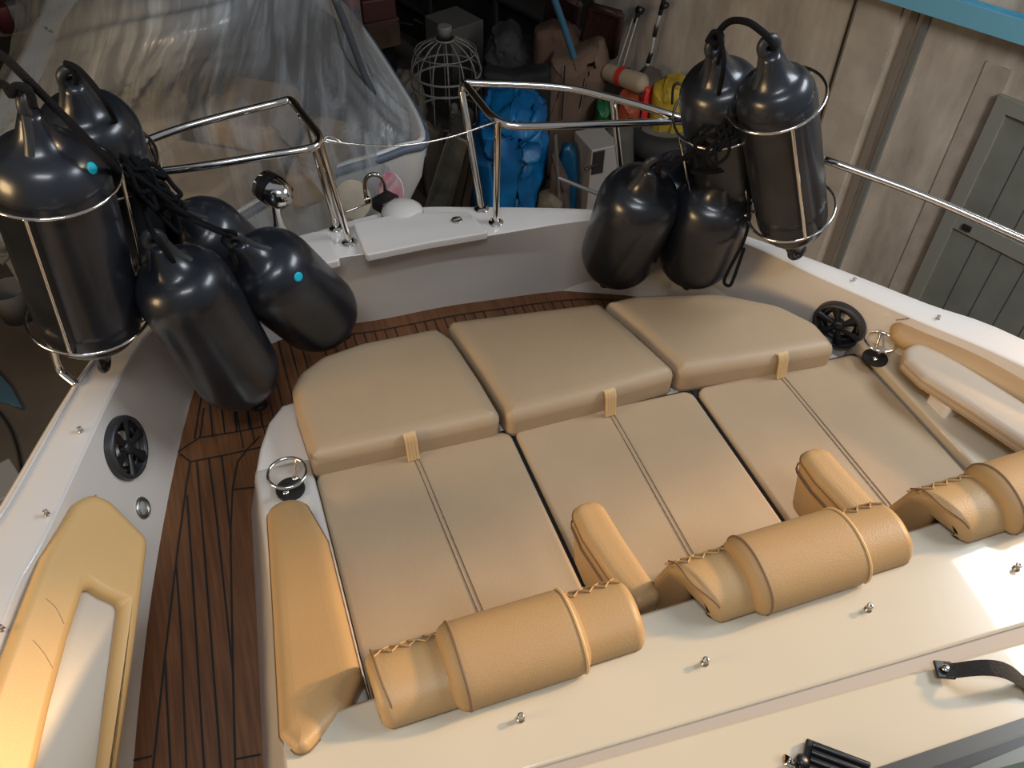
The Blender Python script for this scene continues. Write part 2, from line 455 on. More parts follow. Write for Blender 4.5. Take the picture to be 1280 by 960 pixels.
# seat panels
seatspec = [(-.004, .572, 'left seat cushion, nearest the port walkway, with a centre seam'),
            (.584, 1.168, 'middle seat cushion between two standing armrests'),
            (1.182, 1.765, 'seat cushion furthest from the walkway, beside the starboard shelf')]
def yfar(x): return 1.575-.053*x
straps = [(510, 540), (749, 491), (957, 444)]
seams_px = [((595, 750), (514, 557)), ((858, 682), (757, 504)), ((1095, 612), (968, 459))]
for i, (x0, x1, lab) in enumerate(seatspec):
    t = thing('seat_cushion', 'tan leather '+lab, 'cushion', ((x0+x1)/2, 1.2, -.02), 'long seat cushions')
    bm = BM()
    slab(bm, round_poly([(x0, .72), (x1, .72), (x1, yfar(x1)), (x0, yfar(x0))], [.01, .01, .035, .035], 5), -.018, 0, .012, 4, puff=((.05, .003), (.1, .004)), r0=.002)
    s_o = obj('seat', bm, LEATHER, t)
    bm = BM(); slab(bm, [(x0-.008, .71), (x1+.004, .71), (x1+.004, yfar(x1)+.01), (x0-.008, yfar(x0)+.01)], -.0195, -.014, .001, 1); obj('gap_shade_board', bm, BLACKM, t)  # black board added under the seat to put shade into the cushion gaps
    a = at(seams_px[i][0], .005); b = at(seams_px[i][1], .004)
    d = (a-b).normalized(); a = b+d*.72
    bm = BM()
    for off in (-.0065, .0065):
        seam(bm, [b+V3(off, 0, 0), b.lerp(a, .3)+V3(off, 0, .0008), b.lerp(a, .7)+V3(off, 0, .0008), a+V3(off, 0, 0)], .0011)
    obj('centre_seam', bm, PIPING, t)
    # pull strap: folded loop of ribbed leather
    p = at(straps[i], .035)
    sx = b.x-.006
    pad_y = [at((505, 545), ZP).y, at((749, 492), ZP).y, at((957, 448), ZP).y][i]
    y0 = min(yfar(sx), pad_y)-.012
    bm = BM()
    prof = [(y0-.016, .003), (y0-.012, .016), (y0-.008, .034), (y0-.004, .052), (y0+.0, .070), (y0+.008, .084), (y0+.018, .088)]
    A = catmull([V3(sx-.018, y, z) for y, z in prof], 4); B = catmull([V3(sx+.018, y, z) for y, z in prof], 4)
    cols = 12; R_ = []
    for j in range(cols+1):
        u = j/cols; h = .0028*abs(math.sin(u*PI*4))+.002
        R_.append([p_.lerp(q_, u)+V3(0, -h*.7, h*.7) for p_, q_ in zip(A, B)])
    loft(bm, R_)
    R_ = [[p_.lerp(q_, u)+V3(0, .004, -.004) for p_, q_ in zip(A, B)] for u in (0, 1)]
    loft(bm, R_); 
    obj('pull_strap', bm, WELT, t)

# lumbar blocks + head pillows
def yz_slab(bm, prof, x0, x1, r, skew=0.0, puff=(), skewR=0.0, curve=True):
    k_ = 8 if len(prof) > 10 else 6
    P = [(v.x, v.y) for v in catmull([(a, b, 0) for a, b in prof[:k_]], 4)]+list(prof[k_:])
    ym = max(p[0] for p in prof); yn = min(p[0] for p in prof)
    def fn(a, b, t):
        u = (ym-a)/(ym-yn)
        w = max(0, 1-(t-x0)/(.5*(x1-x0))); w2 = max(0, 1-(x1-t)/(.5*(x1-x0)))
        return (t+skew*u*w-skewR*u*w2, a-.021*t, b)
    # t axis is x; the outline is (y,z)
    slab(bm, P, x0, x1, r, 5, fn=fn, puff=puff)
BPROF = [(.622, .402), (.627, .428), (.648, .452), (.69, .464), (.735, .455), (.768, .425), (.80, .30), (.83, .004), (.708, .004), (.702, .402)]
HPROF = [(.610, .402), (.605, .43), (.616, .460), (.645, .482), (.69, .494), (.733, .487), (.763, .462), (.774, .43), (.77, .38), (.75, .36), (.70, .402)]
blocks = [(.0, .528, .005, 'leftmost'), (.602, 1.135, .06, 'middle'), (1.187, 1.76, .06, 'rightmost')]
hrx = [(.135, .40), (.742, 1.008), (1.345, 1.62)]
blab = ['tan leather backrest bolster with a shadowed left end, next to the long side bolster',
        'tan leather backrest bolster between the two standing armrests',
        'tan leather backrest bolster by the starboard side, cut off by the picture edge']
hlab = ['perforated tan head pillow on the backrest nearest the port walkway',
        'perforated tan head pillow on the middle backrest',
        'perforated tan head pillow at the right edge of the picture']
HP = mat('perforated_leather', (.38, .24, .11), .5, bump=.22, bscale=420, noise=.04, nscale=4, spec=.3)
for i in range(3):
    x0, x1, sk, _ = blocks[i]
    t = thing('backrest_bolster', blab[i], 'backrest', ((x0+x1)/2, .74, .0), 'low backrests')
    bm = BM(); yz_slab(bm, BPROF, x0, x1, .022, skew=sk, skewR=.012)
    obj('bolster', bm, LEATHER2, t)
    # quilted front roll
    bm = BM()
    n = 15
    for a_ in range(n):
        xa = x0+.02+(x1-x0-.04)*a_/n; xb = x0+.02+(x1-x0-.04)*(a_+1)/n
        tube(bm, [V3(xa, .742-.021*xa, .4525), V3((xa+xb)/2, .757-.021*xa, .4405), V3(xb, .768-.021*xa, .424)], .0021, 5)
        tube(bm, [V3(xb, .742-.021*xa, .4525), V3((xa+xb)/2, .757-.021*xa, .4405), V3(xa, .768-.021*xa, .424)], .0021, 5)
    obj('quilted_strip', bm, LEATHER2, t)
    bm = BM()
    for xx in (x0+sk*.2+.004,):
        tube(bm, catmull([V3(xx+.012, .768-.021*xx, .43), V3(xx+.013, .74-.021*xx, .458), V3(xx+.016, .69-.021*xx, .466), V3(xx+.02+sk*.4, .648-.021*xx, .452), V3(xx+.02+sk*.7, .627-.021*xx, .42)], 5), .0022, 5)
    obj('piping', bm, PIPING, t)
    x0, x1 = hrx[i]
    t = thing('head_pillow', hlab[i], 'pillow', ((x0+x1)/2, .72, .40), 'head pillows')
    bm = BM(); yz_slab(bm, HPROF, x0, x1, .028)
    obj('pillow', bm, HP, t)
    for xx, nm in ((x0+.026, -1), (x1-.016, 1)):
        bm = BM()
        P = [V3(xx, p.x-.021*xx, p.y) for p in inset([Vector(q) for q in catmull([(a_, b_, 0) for a_, b_ in HPROF[:9]], 5) and [(v.x, v.y) for v in catmull([(a_, b_, 0) for a_, b_ in HPROF[:9]], 5)]], 0)]
        cen = V3(xx, .70-.021*xx, .44)
        P = [cen+(p-cen)*(.99 if nm > 0 else .998) for p in P[1:-5]]
        tube(bm, P, .003, 6)
        obj('piping', bm, WELT if nm > 0 else PIPING, t)  # right-hand piping lighter: its sunlit rim is put into the colour

# long side bolster
def zb(y): return .386*(1.4-y)
t = thing('side_bolster', 'long tapering tan leather bolster on the white ledge beside the teak walkway', 'cushion', (-.08, 1.0, .15))
ob = [(-.142, 1.41), (-.048, 1.41), (-.012, 1.2), (-.010, .76), (-.045, .695), (-.14, .622), (-.172, .68), (-.158, 1.0)]
obs = round_poly(ob, [.05, .07, 0, .03, .02, .02, .03, 0], 5)
bm = BM(); slab(bm, obs, .035, .135, .03, 6, fn=lambda a, b, t_: (a, b, t_+zb(b)), puff=((.006, .001),))
obj('bolster', bm, LEATHER2, t)
bm = BM(); tube(bm, [V3(p.x, p.y, .108+zb(p.y)) for p in inset(clean(obs), -.0005)], .0018, 5, closed=True)
tube(bm, [V3(p.x, p.y, .060+zb(p.y)) for p in inset(clean(obs), -.0005)], .0018, 5, closed=True)
obj('piping', bm, PIPING, t)

# standing armrests
ZA = .33
ap = [at(p, ZA) for p in ((712, 630), (750, 619), (780, 668), (830, 742), (797, 759), (760, 714), (729, 668))]
ao = round_poly([(p.x, p.y) for p in ap], [.03, .035, 0, .02, .02, 0, 0], 5)
c = sum(ap, Vector())/len(ap)
def arm_fn(a, b, t_):
    u = (t_-.10)/(ZA-.10)
    yc = .70
    k = .86+.14*min(1, u*1.5)
    return (c.x+(a-c.x)*(.8+.2*min(1, max(0, u)*1.6)), yc+(b-yc)*k, t_)
t = thing('standing_armrest', 'upright tan leather armrest between the left and middle seats', 'armrest', (c.x, c.y, 0), 'standing armrests between seats')
bm = BM(); slab(bm, ao, .14, ZA, .022, 5, fn=arm_fn, puff=((.006, .001),), r0=.02)
obj('pad', bm, LEATHER2, t)
bm = BM()
for zz in (ZA-.024, ZA-.055, ZA-.062):
    tube(bm, [Vector(arm_fn(p.x, p.y, zz)) for p in inset(clean(ao), -.0008)], .0019, 5, closed=True)
obj('piping', bm, PIPING, t)
bm = BM()
slab(bm, round_poly([(c.x-.03, .665), (c.x+.062, .665), (c.x+.055, .80), (c.x-.04, .80)], .02, 4), .004, ZA-.055, .02, 4)
obj('base_pad', bm, LEATHER2, t)
arm2 = dup(t, (.587, -.035, 0), 'upright tan leather armrest between the middle and right seats')

# ---- coaming cushions
def plane_slab(bm, P1, P2, P3, pxs, rad, th, r, puff=(), seg=4, t0=0.0):
    n = (P2-P1).cross(P3-P1).normalized()
    if n.dot(CAM-P1) < 0: n = -n
    u = (P2-P1).normalized(); w = n.cross(u)
    pts = []
    for p in pxs:
        q = at_plane(p, P1, n)-P1; pts.append((q.dot(u), q.dot(w)))
    O = round_poly(pts, rad, 4)
    slab(bm, O, t0-th, t0, r, seg, fn=lambda a, b, t_: P1+u*a+w*b+n*t_, puff=puff)
    return P1, u, w, n, O
t = thing('coaming_cushion', 'hook-shaped tan leather coaming cushion framing a white pocket on the port side', 'cushion', at((90, 700), .1))
bm = BM()
pl = plane_slab(bm, at((56, 694), .19), at((0, 838), .19), at((180, 724), .0),
           [(97, 626), (118, 614), (140, 624), (188, 672), (182, 724), (167, 840), (150, 960), (138, 1040), (112, 1040), (129, 960), (141, 860), (155, 752), (132, 742), (110, 728), (88, 796), (66, 880), (48, 960), (30, 1040), (-70, 1040), (-40, 950), (0, 838), (56, 694)],
           [.04, .05, .06, .04, 0, 0, 0, 0, 0, 0, 0, .02, 0, .04, 0, 0, 0, 0, 0, 0, 0, 0], .05, .02)
obj('cushion', bm, mat('coaming_leather', (.64, .40, .16), .4, noise=.05, nscale=3, bump=.05, bscale=260, spec=.35), t)
bm = BM()
P1, u, w, n, O = pl
tube(bm, [at_plane(p, P1+n*(-.012), n) for p in ((150, 1030), (0, 860), (54, 706), (97, 634), (120, 619))][1:], .0022, 5)
for q in (((57, 748), (70, 760), (80, 780)), ((41, 800), (54, 815), (66, 835))):
    tube(bm, catmull([at_plane(p, P1+n*.0, n) for p in q], 4), .0010, 5)
obj('stitching', bm, mat('stitch_tan', (.36, .23, .11), .6), t)
# white pocket panel
bm = BM()
plane_slab(bm, P1-n*.034, P1-n*.034+u*.1, P1-n*.034+w*.1, [(150, 745), (105, 720), (80, 796), (40, 960), (20, 1050), (118, 1050), (133, 960)], 0, .006, .001, seg=1)
obj('pocket_panel', bm, mat('pocket_gelcoat', (.5, .45, .37), .35), t)

t = thing('coaming_cushion', 'rolled tan leather coaming cushion along the starboard gunwale above the armrest', 'cushion', at((1200, 440), .12))
bm = BM()
plane_slab(bm, at((1150, 396), .175), at((1280, 450), .175), at((1280, 504), .10),
           [(1113, 405), (1124, 397), (1150, 395), (1200, 416), (1280, 448), (1420, 508), (1420, 585), (1280, 510), (1200, 465), (1160, 440), (1128, 434), (1112, 420)],
           [.02, .03, .02, 0, 0, 0, 0, 0, 0, 0, .02, .02], .06, .024)
obj('cushion', bm, LEATHER2, t)
bm = BM(); tube(bm, catmull([at(p, .176) for p in ((1120, 400), (1150, 399), (1200, 420), (1280, 454), (1400, 505))], 5), .002, 5)
obj('piping', bm, PIPING, t)
t = thing('long_armrest_pad', 'long tan leather armrest pad with rounded front end on the starboard side', 'armrest', at((1200, 490), .07))
bm = BM()
ap = [at(p, .125) for p in ((1131, 447), (1131, 434), (1145, 425), (1162, 427), (1220, 462), (1285, 503), (1420, 590), (1420, 660), (1300, 565), (1215, 508), (1155, 470))]
ao2 = round_poly([(p.x, p.y) for p in ap], [.02, .03, .03, .02, 0, 0, 0, 0, 0, 0, .03], 4)
slab(bm, ao2, .065, .125, .022, 5)
obj('pad', bm, mat('greyed_leather', (.46, .37, .28), .35, bump=.12, bscale=260), t)
bm = BM()
for zz in (.104, .08):
    tube(bm, [V3(p.x, p.y, zz) for p in inset(clean(ao2), -.0006)], .002, 5, closed=True)
obj('piping', bm, mat('orange_piping', (.45, .26, .10), .5), t)

# ================================================================ FITTINGS
def snap(p, z, label, nrm=(0, 0, 1), s=1.0):
    P = at(p, z) if not isinstance(p, Vector) else p
    bm = BM()
    lathe(bm, [(.0075*s, 0), (.0075*s, .002*s), (.0045*s, .003*s), (.004*s, .012*s), (.0062*s, .013*s), (.0062*s, .016*s), (.003*s, .017*s), (.003*s, .014*s), (.0, .014*s)], P, nrm, 14)
    o = obj('snap_stud', bm, DULLSTEEL); o_ = tag(o, label, 'fastener', 'snap studs')
    return o
snap((651, 899), .401, 'small steel snap stud on the cream deck behind the left head pillow')
snap((881, 829), .401, 'small steel snap stud on the cream deck behind the middle backrest')
snap((1085, 762), .401, 'small steel snap stud on the cream deck directly below the middle head pillow\'s right side')
snap((1270, 711), .401, 'small steel snap stud on the cream deck at the right picture edge')
for p, l in (((59, 643), 'snap stud on the port gunwale level with the coaming cushion front'), ((3, 787), 'snap stud on the port gunwale at the left picture edge'),
             ((101, 539), 'snap stud on the port gunwale beside the loudspeaker'), ((172, 411), 'snap stud on the port gunwale under the basket fender')):
    snap(p, ZG+.012, 'small '+l, s=.9)
for p, l in (((1067, 352), 'snap stud on the starboard gunwale above the loudspeaker'), ((1172, 399), 'snap stud on the starboard gunwale above the rolled coaming cushion')):
    snap(p, ZG+.008, 'small '+l, s=.9)

def cup_holder(pb, zbase, pr, label, rad=.052):
    b = at(pb, zbase); r_ = at(pr, zbase+.055)
    t = thing('cup_holder', label, 'cup holder', b, 'steel ring cup holders')
    bm = BM(); cc = V3(b.x, b.y, zbase+.055)
    cc = V3(r_.x, r_.y, zbase+.055)
    tube(bm, [cc+V3(rad*math.cos(a), rad*math.sin(a), 0) for a in [2*PI*k/36 for k in range(36)]], .0048, 8, closed=True)
    obj('ring', bm, STEEL, t)
    for a in (.9, .9+PI):
        bm = BM(); q = cc+V3(rad*math.cos(a), rad*math.sin(a), 0)
        tube(bm, [q, V3(q.x*.5+cc.x*.5+.0, q.y*.5+cc.y*.5, zbase+.008), V3(q.x*.5+cc.x*.5, q.y*.5+cc.y*.5, zbase)], .0045, 8)
        lathe(bm, [(.009, 0), (.009, .003), (.004, .005)], V3(q.x*.5+cc.x*.5, q.y*.5+cc.y*.5, zbase), (0, 0, 1), 12)
        obj('post', bm, STEEL, t)
    bm = BM(); lathe(bm, [(.04, -.004), (.04, .0015), (.036, .0025), (.034, .0006), (.0, .0006)], b, (0, 0, 1), 28)
    obj('drain_mat', bm, BLACKM, t)
cup_holder((363, 611), .022, (359, 591), 'steel ring cup holder on the port ledge in front of the long bolster')
cup_holder((1094, 447), .032, (1101, 427), 'steel ring cup holder on the starboard shelf by the loudspeaker', .047)

def speaker(c, n, label, R=.1):
    c = Vector(c); n = Vector(n).normalized()
    t = thing('loudspeaker', label, 'speaker', c, 'round marine loudspeakers')
    u = V3(0, 0, 1); u = (u-n*u.dot(n)).normalized(); w = n.cross(u)
    bm = BM(); lathe(bm, [(R, -.02), (R, .012), (R*.96, .02), (R*.86, .022), (R*.83, .014)], c, n, 40, caps=False)
    obj('rim', bm, mat('speaker_rim', (.03, .03, .032), .4), t)
    bm = BM(); lathe(bm, [(R*.85, .014), (R*.8, .006), (R*.3, -.012), (.0, -.012)], c, n, 40, caps=False)
    obj('cone', bm, BLACK, t)
    bm = BM()
    lathe(bm, [(R*.24, -.01), (R*.24, .014), (R*.16, .019), (.0, .019)], c, n, 24)
    obj('hub_cap', bm, mat('hub_black', (.02, .02, .022), .25), t)
    for k in range(6):
        a = 2*PI*k/6+.3; d = u*math.cos(a)+w*math.sin(a); s = n.cross(d)
        bm = BM()
        A = [c+d*R*.2+n*.012, c+d*R*.5+n*.016, c+d*R*.86+n*.018]
        loft(bm, [[p_+s*(.007+.006*j), p_+s*(.003)+n*.004, p_-s*(.003)+n*.004, p_-s*(.007+.006*j), p_-s*.006-n*.01] for j, p_ in enumerate(A)])
        obj('spoke', bm, BLACK, t)
    bm = BM(); lathe(bm, [(R*.72, .0), (R*.74, .004), (R*.68, .004), (R*.66, 0)], c, n, 40, caps=False)
    obj('surround', bm, mat('surround_grey', (.06, .06, .065), .5), t)
hp, hn = hit((154, 560))
speaker(hp+hn*.004, hn, 'round black loudspeaker with spoked grille on the white port side', .092)
hp, hn = hit((1050, 404))
speaker(hp+hn*.004, hn, 'round black loudspeaker with spoked grille on the starboard side by the leg rest', .088)
# courtesy light
c, cn = hit((178, 635))
t = thing('courtesy_light', 'small chrome courtesy light low on the white port side below the loudspeaker', 'light', c)
bm = BM(); lathe(bm, [(.033, -.01), (.033, .003), (.028, .008), (.022, .005), (.021, .0)], c, cn, 28, caps=False); obj('bezel', bm, DULLSTEEL, t)
bm = BM(); lathe(bm, [(.021, .0), (.014, .006), (.0, .008)], c, cn, 24, caps=False); obj('lens', bm, mat('lens_grey', (.3, .3, .3), .1), t)

# strap handle on deck
a = at((1180, 838), .41); b = at((1290, 858), .41)
t = thing('strap_handle', 'black webbing grab handle bowed up from the cream deck', 'handle', a)
d = (b-a); L_ = d.length; d.normalize(); s = V3(-d.y, d.x, 0)
bm = BM(); N_ = 24; R_ = []
for k in range(N_+1):
    uu = k/N_; h = .005+.035*math.sin(PI*min(1, max(0, (uu-.1)/.8)))**1.0
    tw = .35*math.sin(PI*uu)
    cpt = a+d*L_*uu+V3(0, 0, h)
    wv = s*math.cos(tw)+V3(0, 0, 1)*math.sin(tw)
    R_.append([cpt+wv*.014+V3(0, 0, .001), cpt+V3(0, 0, .002), cpt-wv*.014+V3(0, 0, .001), cpt-wv*.014-V3(0, 0, .001), cpt-V3(0, 0, .0015), cpt+wv*.014-V3(0, 0, .001), cpt+wv*.014+V3(0, 0, .001)])
loft(bm, R_); obj('webbing', bm, mat('webbing_black', (.012, .012, .012), .7, bump=.6, bscale=400), t)
for q in (a, b):
    bm = BM(); box(bm, q+V3(0, 0, .002), (.034, .034, .006), math.atan2(d.y, d.x)+.1, .002); o = obj('end_plate', bm, BLACK, t)
    bm = BM(); lathe(bm, [(.008, 0), (.008, .002), (.005, .004), (.0, .0045)], q+V3(0, 0, .009), (0, 0, 1), 14); obj('screw', bm, STEEL, o)
# finned deck fitting at the bottom edge
a = at((1010, 956), .42)
t = thing('finned_fitting', 'black finned hinge fitting at the bottom edge of the cream deck', 'hinge', a)
p0 = at((1045, 962), .41)
dd = (at((1080, 955), .41)-at((1035, 938), .41)).normalized(); ss = V3(-dd.y, dd.x, 0)
bm = BM(); box(bm, p0+V3(0, 0, -.003), (.11, .07, .012), math.atan2(dd.y, dd.x), .003); obj('base_plate', bm, BLACK, t)
for k in range(5):
    bm = BM(); q = p0+ss*(.024-.014*k)+V3(0, 0, .01)
    tube(bm, [q-dd*.045, q+dd*.05], .0052, 8); obj('fin', bm, BLACK, t)
bm = BM(); q = at((1002, 952), .42); lathe(bm, [(.012, -.01), (.012, .006), (.007, .009), (0, .009)], q, (.2, 0, 1), 12); obj('knuckle', bm, BLACK, t)
bm = BM(); tube(bm, [at((996, 958), .42), at((983, 950), .44)], .0052, 10); lathe(bm, [(.008, -.004), (.008, .004)], at((983, 950), .44), (at((983, 950), .44)-at((996, 958), .42)), 12)
obj('pin', bm, STEEL, t)
# windscreen frame at the lower right corner
t = thing('windscreen', 'dark aluminium windscreen frame crossing the lower right corner', 'windscreen', at((1200, 940), .42))
def fr(p1, p2, z, h, w, name, m):
    A_ = at(p1, z); B_ = at(p2, z); d = (B_-A_).normalized(); A_ -= d*1.2; B_ += d*1.0; s = V3(d.y, -d.x, 0)
    if s.y > 0: s = -s
    bm = BM(); R_ = []
    for q in (A_, B_):
        R_.append([q, q+V3(0, 0, h), q+s*w*.5+V3(0, 0, h+.002), q+s*w+V3(0, 0, h), q+s*w])
    loft(bm, R_); obj(name, bm, m, t, smooth=False); return A_, B_, s
DG = mat('dark_aluminium', (.055, .055, .05), .35, metal=.3)
fr((1102, 960), (1280, 899), .405, .012, .045, 'frame', DG)
fr((1125, 975), (1280, 922), .415, .012, .03, 'gasket', BLACK)
fr((1140, 992), (1280, 934), .42, .012, .06, 'inner_frame', mat('frame_green', (.09, .10, .09), .35, metal=.2))
m = mat('tinted_glass', (.08, .12, .10), .05, spec=.8)
A_ = at((1190, 970), .428); B_ = at((1290, 942), .428); d = (B_-A_).normalized(); A_ -= d*1.2; B_ += d
bm = BM(); loft(bm, [[A_, A_+V3(0, -.3, .18)], [B_, B_+V3(0, -.3, .18)]]); obj('pane', bm, m, t, smooth=False)

# ---- bow rails
def rail(name, label, near, far, post_n, post_f, mids, tail=None):
    t = thing(name, label, 'railing', post_n[0], 'pair of bow rails')
    bm = BM()
    tube(bm, catmull(near, 6), .0125, 10); obj('inner_tube', bm, STEEL, t)
    bm = BM(); tube(bm, catmull(far, 6), .0125, 10); obj('outer_tube', bm, STEEL, t)
    for q in [post_n, post_f]+mids:
        bm = BM(); tube(bm, q, .0115, 10)
        o = obj('stanchion', bm, STEEL, t)
        bm = BM(); lathe(bm, [(.026, 0), (.026, .003), (.016, .006), (.014, .012)], q[0], (0, 0, 1), 18); obj('base_flange', bm, STEEL, o)
    if tail:
        bm = BM(); tube(bm, catmull(tail, 6), .0125, 10); obj('aft_tube', bm, STEEL, t)
    return t
zr = .56
# starboard
sn0 = at((620, 278), ZG+.01); sn1 = V3(at((622, 152), zr).x, at((622, 152), zr).y, zr)
sf0 = at((602, 261), ZG+.01); sf1 = at((581, 104), zr+.02)
near = [sf1, at((600, 128), zr+.01), at((616, 146), zr), at((640, 157), zr-.01), at((700, 157), zr-.02), at((790, 154), zr-.03), at((862, 152), zr-.04), at((945, 165), .5), at((1030, 199), .45)]
far = [at((577, 118), zr-.03), sf1, at((600, 104), zr+.02), at((700, 109), zr+.01), at((770, 124), zr), at((862, 150), zr-.02), at((945, 172), .48), at((1030, 199), .45)]
tail = [at((1030, 199), .45), at((1150, 243), .42), at((1280, 299), .38), at((1420, 362), .36), V3(2.56, .55, .36), V3(2.62, -.1, .34), V3(2.60, -.38, .28), V3(2.5, -.40, ZG)]
rail('bow_rail', 'polished steel bow rail on the starboard bow running aft past the fenders', near, far, [sn0, sn1], [sf0, at((577, 112), zr-.01)],
     [[at((781, 262), ZG-.02), at((766, 124), zr)]], tail)
# port
pn0 = at((437, 303), ZG+.01); pn1 = at((400, 180), zr); pf0 = at((421, 285), ZG+.01); pf1 = at((364, 126), zr+.02)
near = [pf1, at((385, 152), zr+.01), at((399, 172), zr), at((388, 185), zr), at((330, 195), zr-.01), at((250, 208), zr-.02), at((185, 217), zr-.03), at((150, 230), zr-.03), at((100, 262), .50)]
far = [at((378, 145), zr+.01), pf1, at((345, 129), zr+.02), at((280, 145), zr+.01), at((215, 164), zr), at((160, 187), zr-.01), at((100, 225), zr-.03), at((60, 275), .5)]
tail = [at((60, 275), .5), at((45, 330), .45), at((52, 395), .38), at((64, 432), .30), at((74, 462), .22), at((98, 483), ZG+.01)]
rail('bow_rail', 'polished steel bow rail on the port bow ending in a bend down to the gunwale', near, far, [pn0, pn1], [pf0, at((384, 150), zr)],
     [[at((225, 300), ZG), at((186, 174), zr)]], tail)
# wire across the gap
bm = BM()
tube(bm, catmull([at((405, 174), zr), at((440, 180), zr-.02), at((500, 182), zr-.04), at((560, 172), zr-.03), at((621, 152), zr)], 8), .0035, 6)
tube(bm, catmull([at((405, 172), zr+.01), at((412, 170), zr+.01), at((425, 177), zr-.01), at((412, 178), zr-.005), at((405, 176), zr)], 4), .003, 6)
tag(obj('gate_wire', bm, STEEL), 'thin steel wire with a snap hook slung between the two bow rails', 'wire')

# searchlight
c0 = at((352, 292), ZG+.012)
c1 = V3(c0.x-.005, c0.y+.01, z_for(c0.x, c0.y, 240))
t = thing('searchlight', 'chrome searchlight on a short pedestal behind the port bow rail', 'light', c0)
bm = BM(); hgt = c1.z-c0.z-.03
lathe(bm, [(.032, 0), (.030, .01), (.018, hgt*.35), (.013, hgt*.8), (.016, hgt)], c0, (0, 0, 1), 20); obj('pedestal', bm, STEEL, t)
ax = V3(-.55, .8, .15).normalized()
bm = BM(); cc = at((346, 241), c1.z)
lathe(bm, [(.0, -.055), (.020, -.052), (.042, -.035), (.048, -.005), (.05, .03), (.05, .06), (.047, .062), (.0, .055)], cc, ax, 28, caps=False); obj('housing', bm, STEEL, t)
bm = BM(); lathe(bm, [(.012, -.0585), (.012, -.055), (.0, -.055)], cc, ax, 18); obj('rear_cap', bm, DULLSTEEL, t)
bm = BM(); lathe(bm, [(.0515, .012), (.0515, .045)], cc, ax, 28, caps=False); obj('black_band', bm, BLACK, t)

# anchor roller gear past the bow edge
bm = BM(); p = at((503, 266), ZG+.01)
lathe(bm, [(.075, 0), (.07, .014), (.05, .028), (.02, .034), (.0, .034)], p, (0, 0, 1), 24)
tag(obj('deck_dome', bm, GEL), 'low white domed cap at the bow edge of the foredeck', 'cap')
t = thing('anchor_roller', 'steel anchor roller bracket with black rubber block at the bow tip', 'anchor roller', at((470, 255), .12))
bm = BM(); q = [at(p, z) for p, z in (((457, 245), .13), ((456, 228), .2), ((462, 219), .24), ((473, 219), .24), ((480, 228), .2), ((481, 240), .14))]
tube(bm, catmull(q, 5), .008, 8); obj('hoop', bm, STEEL, t)
bm = BM(); box(bm, at((484, 252), .13), (.10, .07, .05), .5, .01); obj('rubber_block', bm, BLACK, t)
bm = BM(); tube(bm, [at((458, 255), .12), at((440, 262), .1), at((425, 268), .1)], .004, 6); lathe(bm, [(.012, -.012), (.012, .012)], at((459, 250), .13), (0, 1, 0), 12); obj('shackle', bm, STEEL, t)
bm = BM(); p = at((489, 237), .16); lathe(bm, [(.062, -.004), (.064, 0), (.062, .004)], p, (-.9, -.55, .35), 32)
t = tag(obj('pink_disc', bm, mat('pink_white', (.75, .18, .32), .4, col2=(.7, .62, .62), nscale=14)), 'pink and white disc standing upright at the bow tip', 'disc')
bm = BM(); p = at((441, 250), .05); lathe(bm, [(.075, -.004), (.078, 0), (.075, .004)], p, (.3, -.8, .5), 32)
tag(obj('tan_disc', bm, mat('tan_disc_m', (.30, .25, .18), .5, noise=.3)), 'dull tan disc hanging ahead of the bow beside the roller bracket', 'disc')

